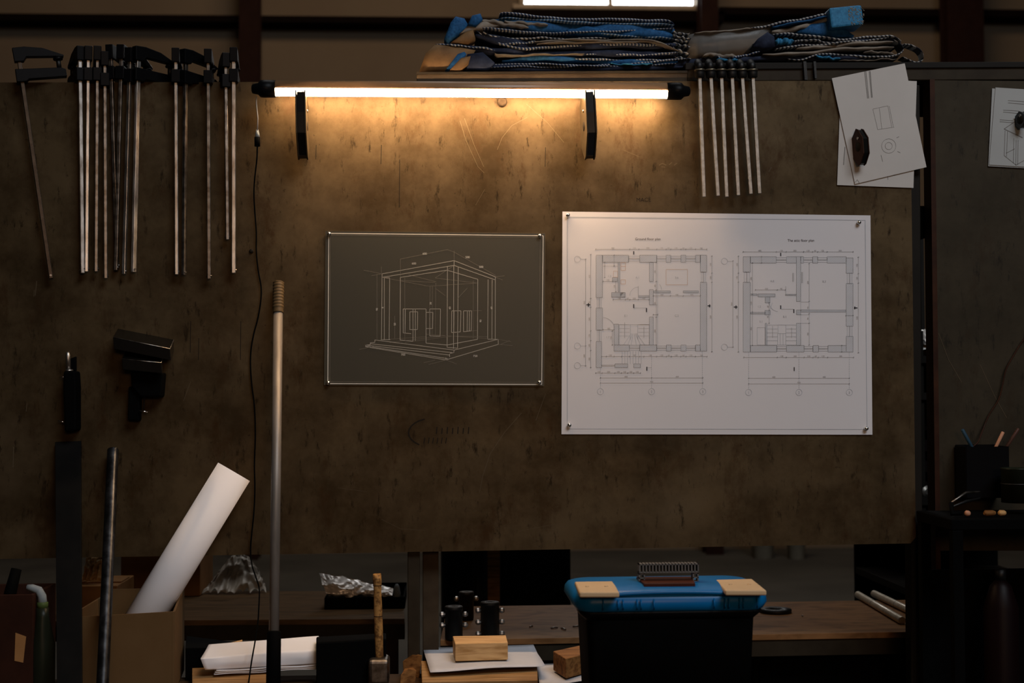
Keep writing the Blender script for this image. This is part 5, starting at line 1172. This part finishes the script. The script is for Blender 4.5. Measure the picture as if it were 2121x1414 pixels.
ribbon(b4g, 'fold', [(1020,42),(1080,50),(1160,58),(1250,60),(1398,62)], 22, Yg, DP, 'bagblue', 17)
ribbon(b4g, 'fold', [(1175,62),(1280,66),(1340,68),(1397,72)], 18, Yg-0.004, DP, 'bagblue', 18)
ribbon(b4g, 'webbing', [(1033,36),(1036,28),(1050,27),(1100,32),(1180,38),(1270,40),(1340,40),(1385,42),(1397,52)], 7, Yg-0.012, 0.06, 'stripe', 19, .7)
ribbon(b4g, 'webbing', [(1034,40),(1060,36),(1130,41),(1200,46),(1300,48),(1396,52)], 6, Yg-0.011, 0.05, 'stripeblue', 20, .7)
ribbon(b4g, 'webbing', [(985,60),(1010,57),(1060,64),(1130,66),(1220,66),(1320,62),(1396,57)], 5, Yg-0.011, 0.05, 'stripe', 21, .8)
ribbon(b4g, 'webbing', [(1190,66),(1270,72),(1340,76),(1394,80)], 5, Yg-0.011, 0.05, 'stripeblue', 22, .8)
ribbon(b4g, 'cream_fold', [(995,40),(1030,46),(1095,56)], 9, Yg-0.008, 0.05, 'bagcream', 23)
ribbon(b4g, 'cream_fold', [(1045,44),(1085,47),(1135,51)], 7, Yg-0.009, 0.05, 'bagcream', 24)
flap(b4g, 'blue_end', [(920,80),(934,46),(944,34),(962,38),(970,52),(950,72),(928,90)], Yg-0.006, Yg+0.05, 'bagblue', 0.006)
flap(b4g, 'blue_end', [(968,52),(978,32),(995,28),(1000,40),(985,56)], Yg-0.012, Yg+0.04, 'bagblue', 0.005)
flap(b4g, 'cream_end', [(946,72),(975,48),(1010,44),(1040,52),(985,62)], Yg-0.004, Yg+0.04, 'bagcream', 0.004)
# middle bits joining the piles
b5g = bag('folded_bag', (1420, 130), 'striped webbing ends and clear wrap between the left and right piles')
for k, (y0, y1) in enumerate([(66,70),(72,80),(80,86),(88,96),(98,112),(116,122)]):
    ribbon(b5g, 'webbing', [(1394, y0), (1412, (y0+y1)/2+1), (1428+3*(k%2), y1)], 5.5, Yg-0.008+0.003*k, 0.05, 'stripe2', 30+k, .8, 16)
flap(b5g, 'clear_wrap', [(1424,72),(1460,66),(1530,60),(1600,56),(1590,84),(1560,104),(1500,112),(1430,118)], Yg+0.01, Yg+0.1, 'plasticfilm', 0.01)
ribbon(b5g, 'wrap_edge', [(1440,67),(1470,66),(1505,63),(1545,60),(1580,56)], 3.5, Yg-0.004, 0.03, 'bagcream', 40, .5)
ribbon(b5g, 'fold', [(1395,134),(1440,126),(1500,124),(1580,122)], 14, Yg+0.01, DP, 'bagdark', 41)
b6g = bag('folded_bag', (1700, 125), 'lower folded cream and blue woven bag of the right pile')
ribbon(b6g, 'fold', [(1460,120),(1540,122),(1640,119),(1760,119),(1850,118),(1868,108)], 12, Yg, DP, 'bagdark', 42)
ribbon(b6g, 'cream_fold', [(1580,112),(1620,112),(1665,109),(1720,103),(1790,99),(1852,97)], 6.5, Yg-0.012, 0.1, 'bagcream', 43, .6)
ribbon(b6g, 'cream_fold', [(1458,114),(1470,112),(1500,115),(1530,116)], 8, Yg-0.010, 0.05, 'bagcream', 44)
ribbon(b6g, 'cream_fold', [(1790,107),(1830,108),(1862,114)], 4, Yg-0.008, 0.06, 'bagcream', 45)
ribbon(b6g, 'webbing', [(1480,116),(1520,118),(1560,110),(1574,108)], 6, Yg-0.013, 0.04, 'stripe', 46)
ribbon(b6g, 'webbing', [(1630,120),(1660,124),(1700,112),(1740,112),(1800,117),(1850,116),(1872,104),(1868,90),(1850,80)], 5.5, Yg-0.014, 0.04, 'stripe2', 47, .5, 70)
ribbon(b6g, 'blue_hem', [(1485,122),(1510,124),(1536,124)], 6, Yg-0.012, 0.03, 'bagbright', 48)
ribbon(b6g, 'blue_hem', [(1690,116),(1715,119),(1740,122)], 6, Yg-0.013, 0.03, 'bagbright', 49)
ribbon(b6g, 'cream_hem', [(1740,124),(1780,125),(1860,121)], 2.5, Yg-0.012, 0.04, 'bagcream', 50)
ribbon(b6g, 'webbing_loop', [(1868,92),(1888,92),(1904,100),(1912,116),(1909,126),(1890,126),(1868,118)], 4.5, Yg-0.006, 0.03, 'stripe2', 51, .4, 40)
b7g = bag('folded_bag', (1700, 95), 'upper folded woven bag of the right pile with a blue strap loop')
ribbon(b7g, 'fold', [(1560,92),(1620,90),(1700,92),(1780,84),(1850,80),(1866,90)], 16, Yg, DP, 'bagdark', 52)
ribbon(b7g, 'webbing', [(1595,73),(1640,69),(1690,74),(1745,82),(1790,76),(1845,74),(1866,86)], 6, Yg-0.012, 0.05, 'stripe2', 53, .6, 70)
ribbon(b7g, 'webbing', [(1605,101),(1660,94),(1720,90),(1780,84),(1840,78)], 5.5, Yg-0.013, 0.04, 'stripe2', 54, .6)
ribbon(b7g, 'webbing', [(1640,86),(1670,82),(1710,86),(1735,92)], 5, Yg-0.014, 0.04, 'stripe2', 55)
ribbon(b7g, 'blue_hem', [(1606,86),(1622,84),(1644,85)], 13, Yg-0.014, 0.04, 'bagbright', 56)
ribbon(b7g, 'cream_fold', [(1650,100),(1720,95),(1790,88),(1850,86)], 7, Yg-0.007, 0.1, 'bagcream', 57)
flap(b7g, 'blue_knot', [(1556,98),(1570,80),(1590,66),(1604,76),(1606,96),(1580,104)], Yg-0.012, Yg+0.04, 'bagdark', 0.008)
ribbon(b7g, 'strap', [(1555,58),(1577,55),(1620,46),(1670,37),(1720,27)], 7, Yg-0.010, 0.05, 'stripe2', 58, .3)
ribbon(b7g, 'strap', [(1600,55),(1660,44),(1722,32)], 4, Yg-0.012, 0.05, 'bagblue', 59, .3)
ribbon(b7g, 'cream_strap', [(1598,66),(1650,58),(1700,44),(1722,37)], 10, Yg-0.004, 0.06, 'bagcream', 60, .3)
flap(b7g, 'blue_lining', [(1650,66),(1680,50),(1720,44),(1750,60),(1770,74),(1700,74)], Yg-0.002, Yg+0.08, 'bagblue', 0.004)
m = MB(); m.extp([(1717,16),(1778,10),(1785,10),(1790,50),(1784,51),(1722,58)], Yg-0.03, Yg+0.03); m.build('strap_loop', M['bagbright'], b7g, bevel=0.004)
m = MB()
rr = random.Random(4)
for k in range(70):
    x = rr.uniform(1756, 1788); y = rr.uniform(13, 50); m.line(P(x, y, Yg-0.0305), P(x+2.5, y+2.2, Yg-0.0305), 1.1*PXM)
m.build('white_thread', M['bagcream'], b7g)

# small bits on the front table
m = MB(); hb = P(1070, 1400, -0.3)
for i, (x, y) in enumerate([(690, 1400), (720, 1408), (745, 1404)]):
    c = Pz(x, y, ZT+0.002); m = MB(); m.tube([c-Vector((0.01,0,0)), c+Vector((0.012,0.004,0.001))], 0.002, 6)
    tag(m.build('wood_splinter', M['wood']), 'thin pale wood splinter on the dark table left of the hammer', 'splinter', 'wood splinters on the table')
